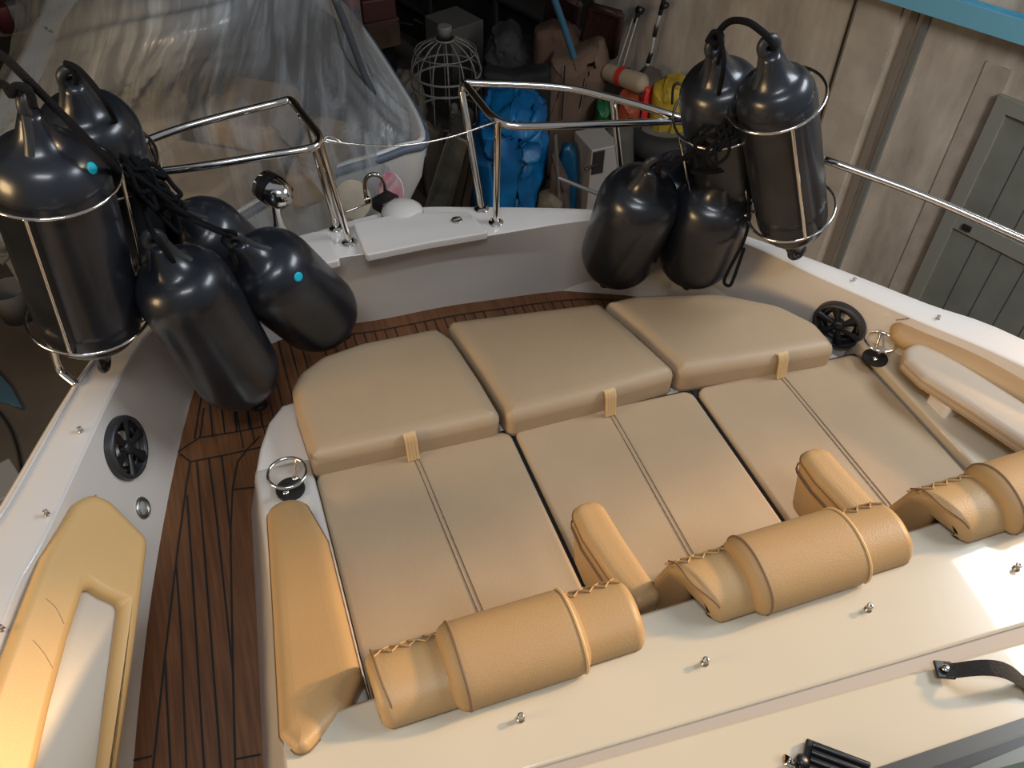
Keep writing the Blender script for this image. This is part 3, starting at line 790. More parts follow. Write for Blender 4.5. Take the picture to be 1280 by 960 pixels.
# ================================================================ FENDERS
FR = .125
def eye(bm, c, ax, side, r=.028, flip=1):
    """flattened tab with a hole at the fender's end"""
    ax = Vector(ax).normalized(); side = (Vector(side)-ax*Vector(side).dot(ax)).normalized(); nn = ax.cross(side)
    # ring
    P = [c+ax*math.cos(a)*r+side*math.sin(a)*r for a in [2*PI*k/20 for k in range(20)]]
    tube(bm, P, .017, 10, closed=True)
def fender(P0, P1, label, R=FR, side=None, dots=(), group='black fenders', eyes=(True, True)):
    """P0 bottom tip, P1 top tip"""
    P0 = Vector(P0); P1 = Vector(P1); ax = (P1-P0); L_ = ax.length; ax.normalize()
    t = thing('boat_fender', label, 'fender', P0, group)
    body0 = .06; L2 = L_-.12
    prof = [(.018, .012), (.027, .035), (.038, .065), (.055, .092)]
    N_ = 9
    for k in range(1, N_+1):
        a = PI/2*k/N_
        prof.append((.060+(R-.060)*math.sin(a), .098+(R*.78)*(1-math.cos(a))))
    prof2 = [(r, L_-h) for r, h in prof[::-1]]
    mid = [(R*1.0, prof[-1][1]+(prof2[0][1]-prof[-1][1])*q) for q in (.25, .5, .75)]
    bm = BM(); lathe(bm, prof+mid+prof2, P0, ax, 36); bm.normal_update(); bvh = BVHTree.FromBMesh(bm); obj('body', bm, RUBBER, t)
    side = Vector(side) if side else V3(1, 0, 0)
    sd = (side-ax*side.dot(ax)).normalized(); nn = ax.cross(sd)
    for e, c in ((-1, P0), (1, P1)):
        bm = BM()
        P = [c+ax*math.cos(a)*.022+sd*math.sin(a)*.020 for a in [2*PI*k/22 for k in range(22)]]
        tube(bm, P, .0125, 10, closed=True)
        R_ = []
        for h, w_, th in ((.010, .031, .011), (.035, .036, .015), (.065, .045, .020), (.095, .060, .028), (.125, .075, .034)):
            cc = c-ax*e*h
            R_.append([cc+sd*w_*math.cos(a)+nn*th*math.sin(a) for a in [2*PI*k/16 for k in range(17)]])
        loft(bm, R_)
        obj('end_eye', bm, RUBBER2 if e > 0 else RUBBER, t)
    for (px_, ) in dots:
        # small round plug on the body's surface
        h = bvh.ray_cast(CAM, ray(px_))
        if h[0] is None: continue
        nrm = h[1] if h[1].dot(CAM-h[0]) > 0 else -h[1]
        bm = BM(); lathe(bm, [(.0135, -.003), (.0135, .0012), (.009, .002), (.0, .002)], h[0], nrm, 18); obj('valve_plug', bm, TEAL, t)
    return t, ax, sd
def basket(P0, P1, label, R=.14, away=(0, 0, 0), ringf=(.17, .72), nrods=3, phase=0.0):
    P0 = Vector(P0); P1 = Vector(P1); ax = (P1-P0); L_ = ax.length; ax.normalize()
    u = V3(1, 0, 0); u = (u-ax*u.dot(ax)).normalized(); w = ax.cross(u)
    t = thing('fender_basket', label, 'fender holder', P0, 'steel fender baskets')
    hs = [L_*q for q in ringf]
    for h in hs:
        bm = BM(); tube(bm, [P0+ax*h+(u*math.cos(a)+w*math.sin(a))*R for a in [2*PI*k/40 for k in range(40)]], .0042, 8, closed=True)
        obj('ring', bm, STEEL, t)
    for k in range(nrods):
        a = phase+2*PI*k/nrods; d = u*math.cos(a)+w*math.sin(a)
        bm = BM(); tube(bm, [P0+ax*(hs[0])+d*R, P0+ax*hs[-1]+d*R], .0052, 8); obj('upright', bm, STEEL, t)
    for k in range(2):
        a = phase+PI/2*k; d = u*math.cos(a)+w*math.sin(a)
        bm = BM(); z0 = hs[0]-.085
        tube(bm, [P0+ax*hs[0]+d*R, P0+ax*z0+d*.055, P0+ax*z0-d*.055, P0+ax*hs[0]-d*R], .0042, 8); obj('bottom_bar', bm, STEEL, t)
    return t
# starboard
A0 = at((996, 314), .29); A1 = on_ray((961, 58), A0, .78)
A1 = A1 if (A1-A0).length < .9 else A0+(A1-A0).normalized()*.74
fender(A0, A1, 'black fender standing in the steel basket nearest the right wall', .103, side=(1, 0, 0))
basket(A0-V3(0, 0, .0), A1, 'steel wire basket holding the right-hand upright fender', .125, ringf=(.25, .79), phase=.3)
B0 = at((918, 262), .33); B1 = on_ray((893, 58), B0, .68)
fender(B0, B1, 'black fender standing in the basket behind, left of the right-hand one', .115, side=(1, .3, 0))
basket(B0, B1, 'steel wire basket holding the rear upright fender on the starboard rail', .138, ringf=(.2, .66), phase=1.1)
# lying against the starboard rail
F0 = at((760, 352), -.02); F1 = on_ray((816, 205), F0, .66)
fender(F0, F1, 'black fender slumped on the starboard bow, leftmost with hooked top eye', .128, side=(1, 0, 0))
G0 = at((857, 352), -.02); G1 = on_ray((906, 215), G0, .62)
fender(G0, G1, 'dusty black fender leaning beside the starboard basket, just above the leg rest', .128, side=(0, 1, 0))
K0 = at((835, 330), -.0)+V3(.0, .12, 0); K1 = on_ray((868, 190), K0, .6)
fender(K0, K1, 'black fender mostly hidden behind the two slumped starboard fenders', .115, side=(1, 0, 0))
# port
C0 = at((130, 452), .26); C1 = on_ray((33, 128), C0, .80)
fender(C0, C1, 'big black fender in the port basket nearest the left edge, teal plug near its top', .128, side=(.3, 1, 0), dots=[((115, 210),)])
basket(C0, C1, 'steel wire basket holding the big fender at the left edge', .148, ringf=(.24, .77), phase=-1.9)
D0 = at((168, 330), .28); D1 = on_ray((88, 96), D0, .72)
fender(D0, D1, 'grey-black fender upright behind the left-edge fender with a bright worn eye', .125, side=(1, .3, 0))
basket(D0, D1, 'steel wire basket holding the fender behind the left-edge one', .145, ringf=(.18, .62), phase=.2)
E0 = at((322, 505), -.06); E1 = on_ray((192, 300), E0, .74)
fender(E0, E1, 'long black fender lying from the port rail down onto the teak walkway', .127, side=(1, 0, 0))
G0_ = at((428, 418), -.02); G1_ = on_ray((292, 300), G0_, .66)
fender(G0_, G1_, 'black fender with a teal plug lying against the corner of the left leg rest pad', .132, side=(1, 0, 0), dots=[((373, 346),)])
H0_ = at((340, 390), -.02); H0_.y += .15; H1_ = on_ray((215, 262), H0_, .62)
fender(H0_, H1_, 'black fender wedged behind the two lying port fenders', .125, side=(1, 0, 0))

# ---- ropes
def rope(pts, label, r=.0065, n=8, jit=0.0, group='black fender lines'):
    P = []
    for (p, z) in pts:
        q = at(p, z) if not isinstance(p, Vector) else p
        if jit: q = q+V3(random.uniform(-jit, jit), random.uniform(-jit, jit), random.uniform(-jit, jit))
        P.append(q)
    bm = BM(); tube(bm, catmull(P, n), r, 7)
    o = obj('fender_line', bm, ROPE); return tag(o, label, 'rope', group)
def near_(p, P, d=0.0):
    """point on pixel ray closest to P, moved d towards camera"""
    v = ray(p); t_ = (Vector(P)-CAM).dot(v)-d; return CAM+v*t_
def rp(pxs, P, d, label, **k):
    return rope([(near_(p, P, d), 0) for p in pxs], label, **k)
def mixrope(items, label, **k):
    return rope([(near_(p, P, d), 0) for p, P, d in items], label, **k)
# port lines
Cc = C0.lerp(C1, .62); kn = D0.lerp(D1, .45)
mixrope([((-30, 60), C1, 0), ((0, 68), C1, .0), ((30, 95), C1, .05), ((60, 125), Cc, .16), ((100, 165), Cc, .18), ((140, 205), Cc, .16), ((160, 222), kn, .2)], 'thick black line crossing over the big fender at the left edge', r=.009)
mixrope([((95, 104), D1, 0), ((92, 88), D1, .03), ((82, 79), D1, .03), ((100, 88), D1, .05), ((130, 125), D1, .10), ((150, 165), kn, .16), ((158, 190), kn, .17)], 'black line looped through the bright worn fender eye', r=.007)
mixrope([((-20, 102), C1, 0), ((5, 106), C1, .0), ((14, 118), C1, .04), ((20, 108), C1, .05), ((35, 112), C1, .06), ((42, 134), C1, .04)], 'black line knotted to the top eye of the big left-edge fender', r=.009)
mixrope([((160, 210), kn, .2), ((190, 235), kn, .22), ((225, 262), E1, .1), ((270, 285), G1_, .05), ((292, 290), G1_, .04), ((296, 298), G1_, 0)], 'pair of black lines running to the teal-plug fender on the port side', r=.0055)
mixrope([((165, 222), kn, .2), ((200, 252), kn, .2), ((240, 275), E1, .08), ((280, 293), G1_, .04), ((290, 297), G1_, .03)], 'lower of the two black lines running to the teal-plug fender', r=.0055)
mixrope([((172, 240), kn, .2), ((180, 262), kn, .2), ((190, 290), E1, .05), ((205, 310), E1, .04), ((222, 335), E1, -.05)], 'black line tied to the top of the long lying port fender', r=.007)
random.seed(11)
for k in range(13):
    a = random.uniform(138, 160); b = random.uniform(185, 215)
    P = [(a, b)]; x_, y_ = a, b
    L3 = []
    m_ = random.randint(3, 6)
    for j in range(m_):
        x_ += random.uniform(6, 22); y_ += random.uniform(2, 20); L3.append((x_+random.uniform(-6, 6), y_+random.uniform(-8, 8)))
    L3.append((x_-random.uniform(8, 25), y_-random.uniform(-6, 14)))
    L3.append((a+random.uniform(-4, 22), b+random.uniform(0, 25)))
    rp([P[0]]+L3, kn, .17+random.uniform(0, .07), 'coiled loop in the tangle of black rope between the port fenders', r=random.uniform(.005, .007), jit=.006, group='rope tangle at the port baskets')
# starboard lines
kB = B0.lerp(B1, .5)
mixrope([((893, 58), B1, .02), ((900, 38), B1, .03), ((915, 26), B1, .03), ((935, 28), A1, .03), ((955, 42), A1, .03), ((962, 50), A1, .02), ((968, 60), A1, .0)], 'thick black line arching between the two upright starboard fenders', r=.009)
mixrope([((898, 40), B1, .03), ((902, 60), B1, .12), ((893, 90), kB, .16), ((880, 125), kB, .16), ((870, 170), kB, .15), ((880, 175), kB, .15), ((895, 130), kB, .17), ((905, 80), B1, .14), ((900, 50), B1, .06)], 'long loop of black line hanging down the rear starboard fender', r=.006)
mixrope([((884, 52), B1, .03), ((892, 40), B1, .05), ((902, 44), B1, .05), ((896, 54), B1, .05), ((884, 50), B1, .04)], 'knot of black line on the rear starboard fender top', r=.007)
mixrope([((928, 165), A0, .1), ((934, 220), A0, .15), ((936, 270), A0, .15), ((930, 300), A0, .12), ((912, 335), A0, .1), ((905, 352), A0, .1), ((912, 357), A0, .1), ((918, 345), A0, .1), ((930, 310), A0, .12)], 'black line dangling in a long loop below the starboard basket', r=.0055)
mixrope([((868, 185), kB, .1), ((890, 200), G1, .05), ((905, 212), G1, .05), ((880, 216), G1, .07), ((866, 214), G1, .05), ((905, 208), G1, .06)], 'black line tied round the top of the dusty starboard fender', r=.006)
mixrope([((884, 185), kB, .14), ((860, 195), kB, .1), ((840, 205), F1, .02), ((825, 205), F1, .02), ((822, 215), F1, .0)], 'black line leading to the hooked eye of the leftmost starboard fender', r=.008)
random.seed(5)
for k in range(12):
    x_, y_ = random.uniform(905, 928), random.uniform(138, 150)
    L3 = [(x_, y_)]
    for j in range(random.randint(3, 5)):
        x_ += random.uniform(-16, 5); y_ += random.uniform(2, 16); L3.append((x_+random.uniform(-7, 7), y_+random.uniform(-6, 6)))
    L3.append((x_+random.uniform(5, 20), y_-random.uniform(0, 20)))
    L3.append((random.uniform(895, 930), random.uniform(140, 165)))
    rp(L3, kB, .14+random.uniform(0, .07), 'coiled loop in the tangle of black rope between the starboard fenders', r=random.uniform(.0045, .0065), jit=.006, group='rope tangle at the starboard baskets')

# ================================================================ HANGAR
ZF = -2.6
concrete = mat('dusty_concrete_floor', (.08, .064, .048), .85, col2=(.15, .12, .09), nscale=1.2, bump=.3, bscale=30)
bm = BM(); bm.faces.new([bm.verts.new(v) for v in ((-9, -7, ZF), (10, -7, ZF), (10, 14, ZF), (-9, 14, ZF))])
tag(obj('floor', bm, concrete, smooth=False), kind='structure')
# right wall
wd = ray((-600, -631)); wd.z = 0; wd.normalize(); wn = V3(wd.y, -wd.x, 0)
WP = at((800, 112), -1.78)
def wall_pt(p, off=0.0): return at_plane(p, WP-wn*off, wn)
def wall_mat():
    m = bpy.data.materials.new('stained_concrete_wall'); m.use_nodes = True
    N = m.node_tree.nodes; L = m.node_tree.links; b = N['Principled BSDF']; b.inputs['Roughness'].default_value = .9
    tc = N.new('ShaderNodeTexCoord'); mp = N.new('ShaderNodeMapping'); mp.inputs['Scale'].default_value = (1.2, 1.2, .35)
    L.new(tc.outputs['Object'], mp.inputs['Vector'])
    n1 = N.new('ShaderNodeTexNoise'); n1.inputs['Scale'].default_value = 2.2; n1.inputs['Detail'].default_value = 8; n1.inputs['Roughness'].default_value = .65
    L.new(mp.outputs['Vector'], n1.inputs['Vector'])
    cr = N.new('ShaderNodeValToRGB'); e = cr.color_ramp.elements
    e[0].position = .3; e[0].color = (.20, .17, .135, 1); e[1].position = .68; e[1].color = (.46, .405, .34, 1)
    L.new(n1.outputs['Fac'], cr.inputs['Fac']); L.new(cr.outputs['Color'], b.inputs['Base Color'])
    bp = N.new('ShaderNodeBump'); bp.inputs['Strength'].default_value = .3; L.new(n1.outputs['Fac'], bp.inputs['Height']); L.new(bp.outputs['Normal'], b.inputs['Normal'])
    return m
WALLM = wall_mat()
def wall_quad(bm, s0, s1, z0, z1, off=0.0):
    """s measured along wd from WP"""
    P = [WP-wn*off+wd*s0, WP-wn*off+wd*s1]
    v = [V3(P[0].x, P[0].y, z0), V3(P[1].x, P[1].y, z0), V3(P[1].x, P[1].y, z1), V3(P[0].x, P[0].y, z1)]
    return v
def wall_box(name, s0, s1, z0, z1, o0, o1, m, parent=None):
    bm = BM(); c = []
    for o_ in (o0, o1):
        for v in wall_quad(bm, s0, s1, z0, z1, o_): c.append(bm.verts.new(v))
    for f in ((0, 1, 2, 3), (7, 6, 5, 4), (0, 4, 5, 1), (1, 5, 6, 2), (2, 6, 7, 3), (3, 7, 4, 0)): bm.faces.new([c[i] for i in f])
    return obj(name, bm, m, parent, smooth=False)
def S(p): q = wall_pt(p); return (q-WP).dot(wd), q.z
_p = Vector((0, 1.15, 0)); _d = Vector((1, .03, .42)); _t = (WP-_p).dot(wn)/_d.dot(wn); s_end = (_p+_d*_t-WP).dot(wd)
tag(wall_box('wall_right', s_end, 6, ZF, 3.4, 0, -.15, WALLM), kind='structure')
# pilaster, joints, conduit
def vstrip(name, pa, pb, o1, m):
    sa, _ = S(pa); sb, _ = S(pb)
    return tag(wall_box(name, min(sa, sb), max(sa, sb), ZF, 3.3, 0, o1, m), kind='structure')
PILM = mat('pilaster_concrete', (.26, .225, .185), .9, col2=(.42, .365, .30), nscale=3, detail=8)
DARKJ = mat('dark_joint', (.045, .038, .03), .9)
vstrip('trim_1', (1066, 8), (1069, 8), .004, DARKJ)
vstrip('trim_2', (1071, 20), (1128, 20), .035, PILM)
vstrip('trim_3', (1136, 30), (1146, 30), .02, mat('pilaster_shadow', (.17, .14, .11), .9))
vstrip('trim_4', (1157, 25), (1165, 25), .035, mat('grey_conduit', (.13, .13, .12), .6))
# door with frame
sdl, zdt = S((1240, 105)); sin_, zin = S((1262, 140))
DOORM = mat('grey_green_door', (.13, .135, .115), .6, noise=.15, nscale=4)
DFR = mat('door_frame_grey', (.17, .17, .145), .6)
s_a = sin_; s_b = sin_-1.45
d1 = wall_box('door_1', s_b, s_a, ZF, zin, .0, .02, DOORM); tag(d1, kind='structure')
wall_box('door_frame', s_a, s_a+.09, ZF, zin+.09, .0, .05, DFR, d1)
wall_box('door_frame', s_b, s_a, zin, zin+.09, .0, .05, DFR, d1)
_, zrail = S((1215, 283))
wall_box('door_rail', s_b, s_a, zrail-.05, zrail+.06, .02, .04, DFR, d1)
for q in (.18, .36, .54, .72):
    wall_box('door_seam', s_a-q-.006, s_a-q, ZF, zin-.02, .02, .023, DARKJ, d1)
wall_box('door_latch', s_a-.12, s_a-.06, zrail-.02, zrail+.02, .04, .055, BLACK, d1)
tag(wall_box('trim_5', s_a+.09, s_a+.26, ZF, zin+.24, 0, .008, mat('patched_plaster', (.26, .22, .18), .9, col2=(.34, .29, .24))), kind='structure')
# blue beam in front of the wall
t = thing('steel_beam', 'blue painted steel rail high on the wall in the top right corner', 'beam', wall_pt((1200, 25), .12))
sb1, zb1 = S((1128, -6)); sb2, zb2 = S((1280, 42))
BLUE = mat('blue_paint', (.03, .25, .42), .45, noise=.2, nscale=10)
def beam_part(name, off0, off1, dz0, dz1, m):
    bm = BM(); c = []
    A_ = wall_pt((1120, -12), .15); B_ = wall_pt((1290, 40), .15)
    d_ = (B_-A_).normalized(); A_ = A_-d_*1.0; B_ = B_+d_*1.0
    for o_ in (off0, off1):
        for q, dz in ((A_, dz0), (B_, dz0), (B_, dz1), (A_, dz1)):
            c.append(bm.verts.new(q-wn*o_+V3(0, 0, dz)))
    for f in ((0, 1, 2, 3), (7, 6, 5, 4), (0, 4, 5, 1), (1, 5, 6, 2), (2, 6, 7, 3), (3, 7, 4, 0)): bm.faces.new([c[i] for i in f])
    obj(name, bm, m, t, smooth=False)
beam_part('web', -.14, .0, -.06, .03, BLUE)
beam_part('flange', .0, .012, -.08, .05, mat('pale_blue_paint', (.12, .32, .42), .4))
# other walls + roof; roof and back wall added to block world light
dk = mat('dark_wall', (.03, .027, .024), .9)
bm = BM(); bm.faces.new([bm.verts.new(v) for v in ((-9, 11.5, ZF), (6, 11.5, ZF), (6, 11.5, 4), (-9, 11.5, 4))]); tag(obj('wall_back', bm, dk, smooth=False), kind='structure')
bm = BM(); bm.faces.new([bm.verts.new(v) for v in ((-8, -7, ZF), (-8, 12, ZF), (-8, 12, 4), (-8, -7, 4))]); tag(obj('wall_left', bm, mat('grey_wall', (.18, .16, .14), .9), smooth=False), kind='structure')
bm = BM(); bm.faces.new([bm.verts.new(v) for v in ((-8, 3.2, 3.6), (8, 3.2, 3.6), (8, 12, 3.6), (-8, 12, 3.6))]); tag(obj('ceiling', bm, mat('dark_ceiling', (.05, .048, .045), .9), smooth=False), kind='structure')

# ================================================================ CLUTTER
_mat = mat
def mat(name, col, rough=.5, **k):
    g = .6  # clutter colours darkened to stand in for the weak light back there
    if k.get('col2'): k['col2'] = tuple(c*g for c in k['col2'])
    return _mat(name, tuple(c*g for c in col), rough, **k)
def gp(p, z=-2.2):
    q = at(p, z); q.z = ZF; return q
def height(P, py): return z_for(P.x, P.y, py)
def lump(name, outline_px, P, depth, m, label, cat, group=None, bumpy=.03, seed=1, soft=2):
    """draped / crumpled body: front outline given in the picture, placed at the depth of P, closed behind"""
    random.seed(seed)
    v = (Vector(P)-CAM); v.z = 0; n = v.normalized()
    pts = [at_plane(p, Vector(P), n) for p in outline_px]
    side = V3(n.y, -n.x, 0)
    zmn = min(p.z for p in pts); zmx = max(p.z for p in pts)
    O = clean([Vector(((p-Vector(P)).dot(side), ZF if p.z < zmn+.18*(zmx-zmn) else p.z)) for p in pts])
    bm = BM()
    slab(bm, round_poly(O, .04, 3), 0, depth, depth*.3, 4, fn=lambda a, b, t_: Vector((P.x, P.y, 0))+side*a+n*(depth-t_)+V3(0, 0, b), r0=depth*.2)
    bmesh.ops.triangulate(bm, faces=bm.faces)
    bmesh.ops.subdivide_edges(bm, edges=[e for e in bm.edges if e.calc_length() > .12], cuts=3)
    bmesh.ops.triangulate(bm, faces=bm.faces)
    for v_ in bm.verts:
        if v_.co.z > ZF+.05: v_.co += 1.6* Vector([random.uniform(-bumpy, bumpy) for _ in range(3)])
    for _ in range(soft): bmesh.ops.smooth_vert(bm, verts=bm.verts, factor=.5, use_axis_x=True, use_axis_y=True, use_axis_z=True)
    o = obj(name, bm, m, smooth=True)
    return tag(o, label, cat, group)
def cbox(name, P, size, rot, m, label, cat, r=.01, z0=None):
    bm = BM(); z0 = ZF if z0 is None else z0
    box(bm, V3(P.x, P.y, z0+size[2]/2), size, rot, r)
    return tag(obj(name, bm, m), label, cat)

# storage benches so the pile has real support
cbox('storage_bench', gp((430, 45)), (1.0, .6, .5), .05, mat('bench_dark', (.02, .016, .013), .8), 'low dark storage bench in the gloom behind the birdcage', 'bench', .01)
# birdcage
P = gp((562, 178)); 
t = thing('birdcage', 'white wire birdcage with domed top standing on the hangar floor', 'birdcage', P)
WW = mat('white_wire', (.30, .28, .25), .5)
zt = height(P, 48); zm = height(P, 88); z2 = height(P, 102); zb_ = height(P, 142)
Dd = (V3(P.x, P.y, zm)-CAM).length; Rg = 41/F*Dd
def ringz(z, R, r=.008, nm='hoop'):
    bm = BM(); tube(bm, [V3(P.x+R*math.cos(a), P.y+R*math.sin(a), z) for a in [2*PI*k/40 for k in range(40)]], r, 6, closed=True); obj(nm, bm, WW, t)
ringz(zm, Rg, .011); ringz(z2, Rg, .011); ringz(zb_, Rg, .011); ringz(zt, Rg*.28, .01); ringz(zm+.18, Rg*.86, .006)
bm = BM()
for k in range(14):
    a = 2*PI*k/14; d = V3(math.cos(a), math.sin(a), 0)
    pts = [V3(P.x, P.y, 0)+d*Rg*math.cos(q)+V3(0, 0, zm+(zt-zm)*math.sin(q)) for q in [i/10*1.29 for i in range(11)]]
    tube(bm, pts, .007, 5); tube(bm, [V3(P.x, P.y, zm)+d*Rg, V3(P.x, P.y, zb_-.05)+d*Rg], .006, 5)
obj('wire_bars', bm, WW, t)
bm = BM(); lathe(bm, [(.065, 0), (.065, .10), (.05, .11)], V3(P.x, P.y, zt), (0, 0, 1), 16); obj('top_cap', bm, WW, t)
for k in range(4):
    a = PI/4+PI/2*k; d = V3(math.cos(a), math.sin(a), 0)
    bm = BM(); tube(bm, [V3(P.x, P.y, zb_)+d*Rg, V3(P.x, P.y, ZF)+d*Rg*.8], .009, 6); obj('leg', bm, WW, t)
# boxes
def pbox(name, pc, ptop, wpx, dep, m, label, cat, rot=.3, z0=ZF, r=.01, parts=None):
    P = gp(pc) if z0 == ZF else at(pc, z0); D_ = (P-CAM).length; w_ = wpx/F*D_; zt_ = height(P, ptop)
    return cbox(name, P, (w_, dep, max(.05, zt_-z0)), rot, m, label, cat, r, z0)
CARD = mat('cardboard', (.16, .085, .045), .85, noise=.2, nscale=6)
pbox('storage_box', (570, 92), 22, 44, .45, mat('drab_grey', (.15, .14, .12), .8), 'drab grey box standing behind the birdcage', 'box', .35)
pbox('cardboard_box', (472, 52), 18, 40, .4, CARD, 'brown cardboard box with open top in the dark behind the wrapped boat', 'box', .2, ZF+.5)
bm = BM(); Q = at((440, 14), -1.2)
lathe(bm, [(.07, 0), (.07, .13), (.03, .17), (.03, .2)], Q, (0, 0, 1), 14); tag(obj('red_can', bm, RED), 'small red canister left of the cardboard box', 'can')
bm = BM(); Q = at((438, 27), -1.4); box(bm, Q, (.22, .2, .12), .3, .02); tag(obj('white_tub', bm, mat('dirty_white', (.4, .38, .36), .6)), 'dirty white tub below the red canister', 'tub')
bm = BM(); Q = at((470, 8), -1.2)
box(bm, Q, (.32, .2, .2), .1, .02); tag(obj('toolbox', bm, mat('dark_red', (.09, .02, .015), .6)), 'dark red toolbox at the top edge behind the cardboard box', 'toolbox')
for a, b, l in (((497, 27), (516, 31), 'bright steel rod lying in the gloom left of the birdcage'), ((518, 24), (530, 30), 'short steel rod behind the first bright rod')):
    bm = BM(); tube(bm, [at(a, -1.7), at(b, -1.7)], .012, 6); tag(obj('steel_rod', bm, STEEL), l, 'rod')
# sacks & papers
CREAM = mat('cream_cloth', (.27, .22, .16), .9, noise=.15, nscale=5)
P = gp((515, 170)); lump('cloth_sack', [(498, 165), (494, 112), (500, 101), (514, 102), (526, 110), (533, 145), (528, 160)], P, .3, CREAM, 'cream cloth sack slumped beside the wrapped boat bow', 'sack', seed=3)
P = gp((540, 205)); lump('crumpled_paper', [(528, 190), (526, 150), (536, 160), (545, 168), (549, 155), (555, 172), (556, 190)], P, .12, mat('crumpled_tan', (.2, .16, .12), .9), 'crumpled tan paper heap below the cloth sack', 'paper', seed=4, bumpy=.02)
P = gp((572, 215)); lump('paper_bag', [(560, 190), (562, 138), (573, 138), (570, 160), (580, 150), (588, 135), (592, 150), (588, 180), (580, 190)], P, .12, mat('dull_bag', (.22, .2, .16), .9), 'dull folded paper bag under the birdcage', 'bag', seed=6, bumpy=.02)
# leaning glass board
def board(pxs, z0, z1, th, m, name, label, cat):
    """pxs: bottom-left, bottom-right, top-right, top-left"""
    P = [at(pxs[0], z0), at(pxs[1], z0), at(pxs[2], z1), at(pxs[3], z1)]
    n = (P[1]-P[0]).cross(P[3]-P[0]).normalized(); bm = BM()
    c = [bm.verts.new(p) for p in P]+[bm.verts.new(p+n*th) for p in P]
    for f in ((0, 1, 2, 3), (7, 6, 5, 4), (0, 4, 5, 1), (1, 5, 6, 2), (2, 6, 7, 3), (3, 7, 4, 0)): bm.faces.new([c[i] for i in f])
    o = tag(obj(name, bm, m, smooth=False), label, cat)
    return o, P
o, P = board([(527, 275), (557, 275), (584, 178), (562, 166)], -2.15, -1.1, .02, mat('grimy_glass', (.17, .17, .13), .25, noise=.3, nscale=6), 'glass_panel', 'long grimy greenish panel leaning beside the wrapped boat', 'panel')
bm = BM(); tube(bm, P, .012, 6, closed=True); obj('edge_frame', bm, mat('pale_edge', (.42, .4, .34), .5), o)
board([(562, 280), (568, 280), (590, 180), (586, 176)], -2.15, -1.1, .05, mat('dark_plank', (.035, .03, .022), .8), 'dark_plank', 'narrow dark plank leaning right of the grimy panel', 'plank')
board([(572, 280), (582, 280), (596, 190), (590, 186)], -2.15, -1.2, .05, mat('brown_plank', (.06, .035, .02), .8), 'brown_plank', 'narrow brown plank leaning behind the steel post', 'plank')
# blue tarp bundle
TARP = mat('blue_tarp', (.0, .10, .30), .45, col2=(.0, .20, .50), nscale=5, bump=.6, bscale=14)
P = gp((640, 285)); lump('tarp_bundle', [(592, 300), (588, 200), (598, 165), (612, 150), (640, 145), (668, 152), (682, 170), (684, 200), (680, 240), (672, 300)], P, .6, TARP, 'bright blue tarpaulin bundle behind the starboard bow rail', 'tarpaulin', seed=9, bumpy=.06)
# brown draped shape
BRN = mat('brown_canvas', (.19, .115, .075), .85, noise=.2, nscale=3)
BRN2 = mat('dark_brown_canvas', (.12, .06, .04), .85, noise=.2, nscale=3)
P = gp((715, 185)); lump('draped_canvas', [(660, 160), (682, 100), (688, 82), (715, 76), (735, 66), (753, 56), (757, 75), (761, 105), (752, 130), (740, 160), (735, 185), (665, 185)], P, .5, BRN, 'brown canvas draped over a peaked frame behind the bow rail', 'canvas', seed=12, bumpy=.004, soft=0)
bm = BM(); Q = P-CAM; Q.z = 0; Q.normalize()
tube(bm, [at_plane(p, P-Q*.04, Q) for p in ((706, 82), (705, 105), (702, 150))], .007, 5); tag(obj('canvas_strap', bm, BLACKM), 'thin dark strap running down the peaked brown canvas', 'strap')
P = gp((695, 165)); lump('covered_crate', [(662, 80), (666, 45), (690, 37), (712, 38), (728, 55), (732, 80), (700, 85)], P, .28, BRN2, 'dark brown cloth-covered crate behind the peaked canvas', 'crate', seed=13, bumpy=.01)
P = gp((645, 150)); lump('grey_bag', [(605, 78), (615, 52), (640, 42), (655, 60), (680, 75), (672, 90), (625, 92)], P, .4, mat('dark_grey_sack', (.045, .045, .045), .8), 'dark grey sack in the gloom right of the birdcage', 'sack', seed=14, bumpy=.03)
P = gp((635, 190)); lump('black_tub', [(600, 128), (602, 90), (640, 96), (690, 88), (690, 125)], P, .2, BLACKM, 'black tub below the dark grey sack', 'tub', seed=15, bumpy=.004)
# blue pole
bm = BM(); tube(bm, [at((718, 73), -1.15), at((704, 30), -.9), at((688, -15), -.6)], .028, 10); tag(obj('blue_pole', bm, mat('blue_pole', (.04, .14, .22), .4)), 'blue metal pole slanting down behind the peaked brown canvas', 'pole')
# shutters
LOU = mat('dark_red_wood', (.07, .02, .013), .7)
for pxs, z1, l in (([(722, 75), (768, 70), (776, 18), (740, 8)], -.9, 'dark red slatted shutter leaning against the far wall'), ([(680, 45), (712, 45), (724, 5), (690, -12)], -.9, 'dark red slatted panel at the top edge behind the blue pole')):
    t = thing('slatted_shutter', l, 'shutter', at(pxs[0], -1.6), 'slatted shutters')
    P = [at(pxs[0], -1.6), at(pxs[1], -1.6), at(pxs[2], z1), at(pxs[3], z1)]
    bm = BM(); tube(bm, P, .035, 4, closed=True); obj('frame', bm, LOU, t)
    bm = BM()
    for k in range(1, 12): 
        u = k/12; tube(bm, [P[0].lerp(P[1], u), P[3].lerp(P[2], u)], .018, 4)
    obj('slats', bm, LOU, t)
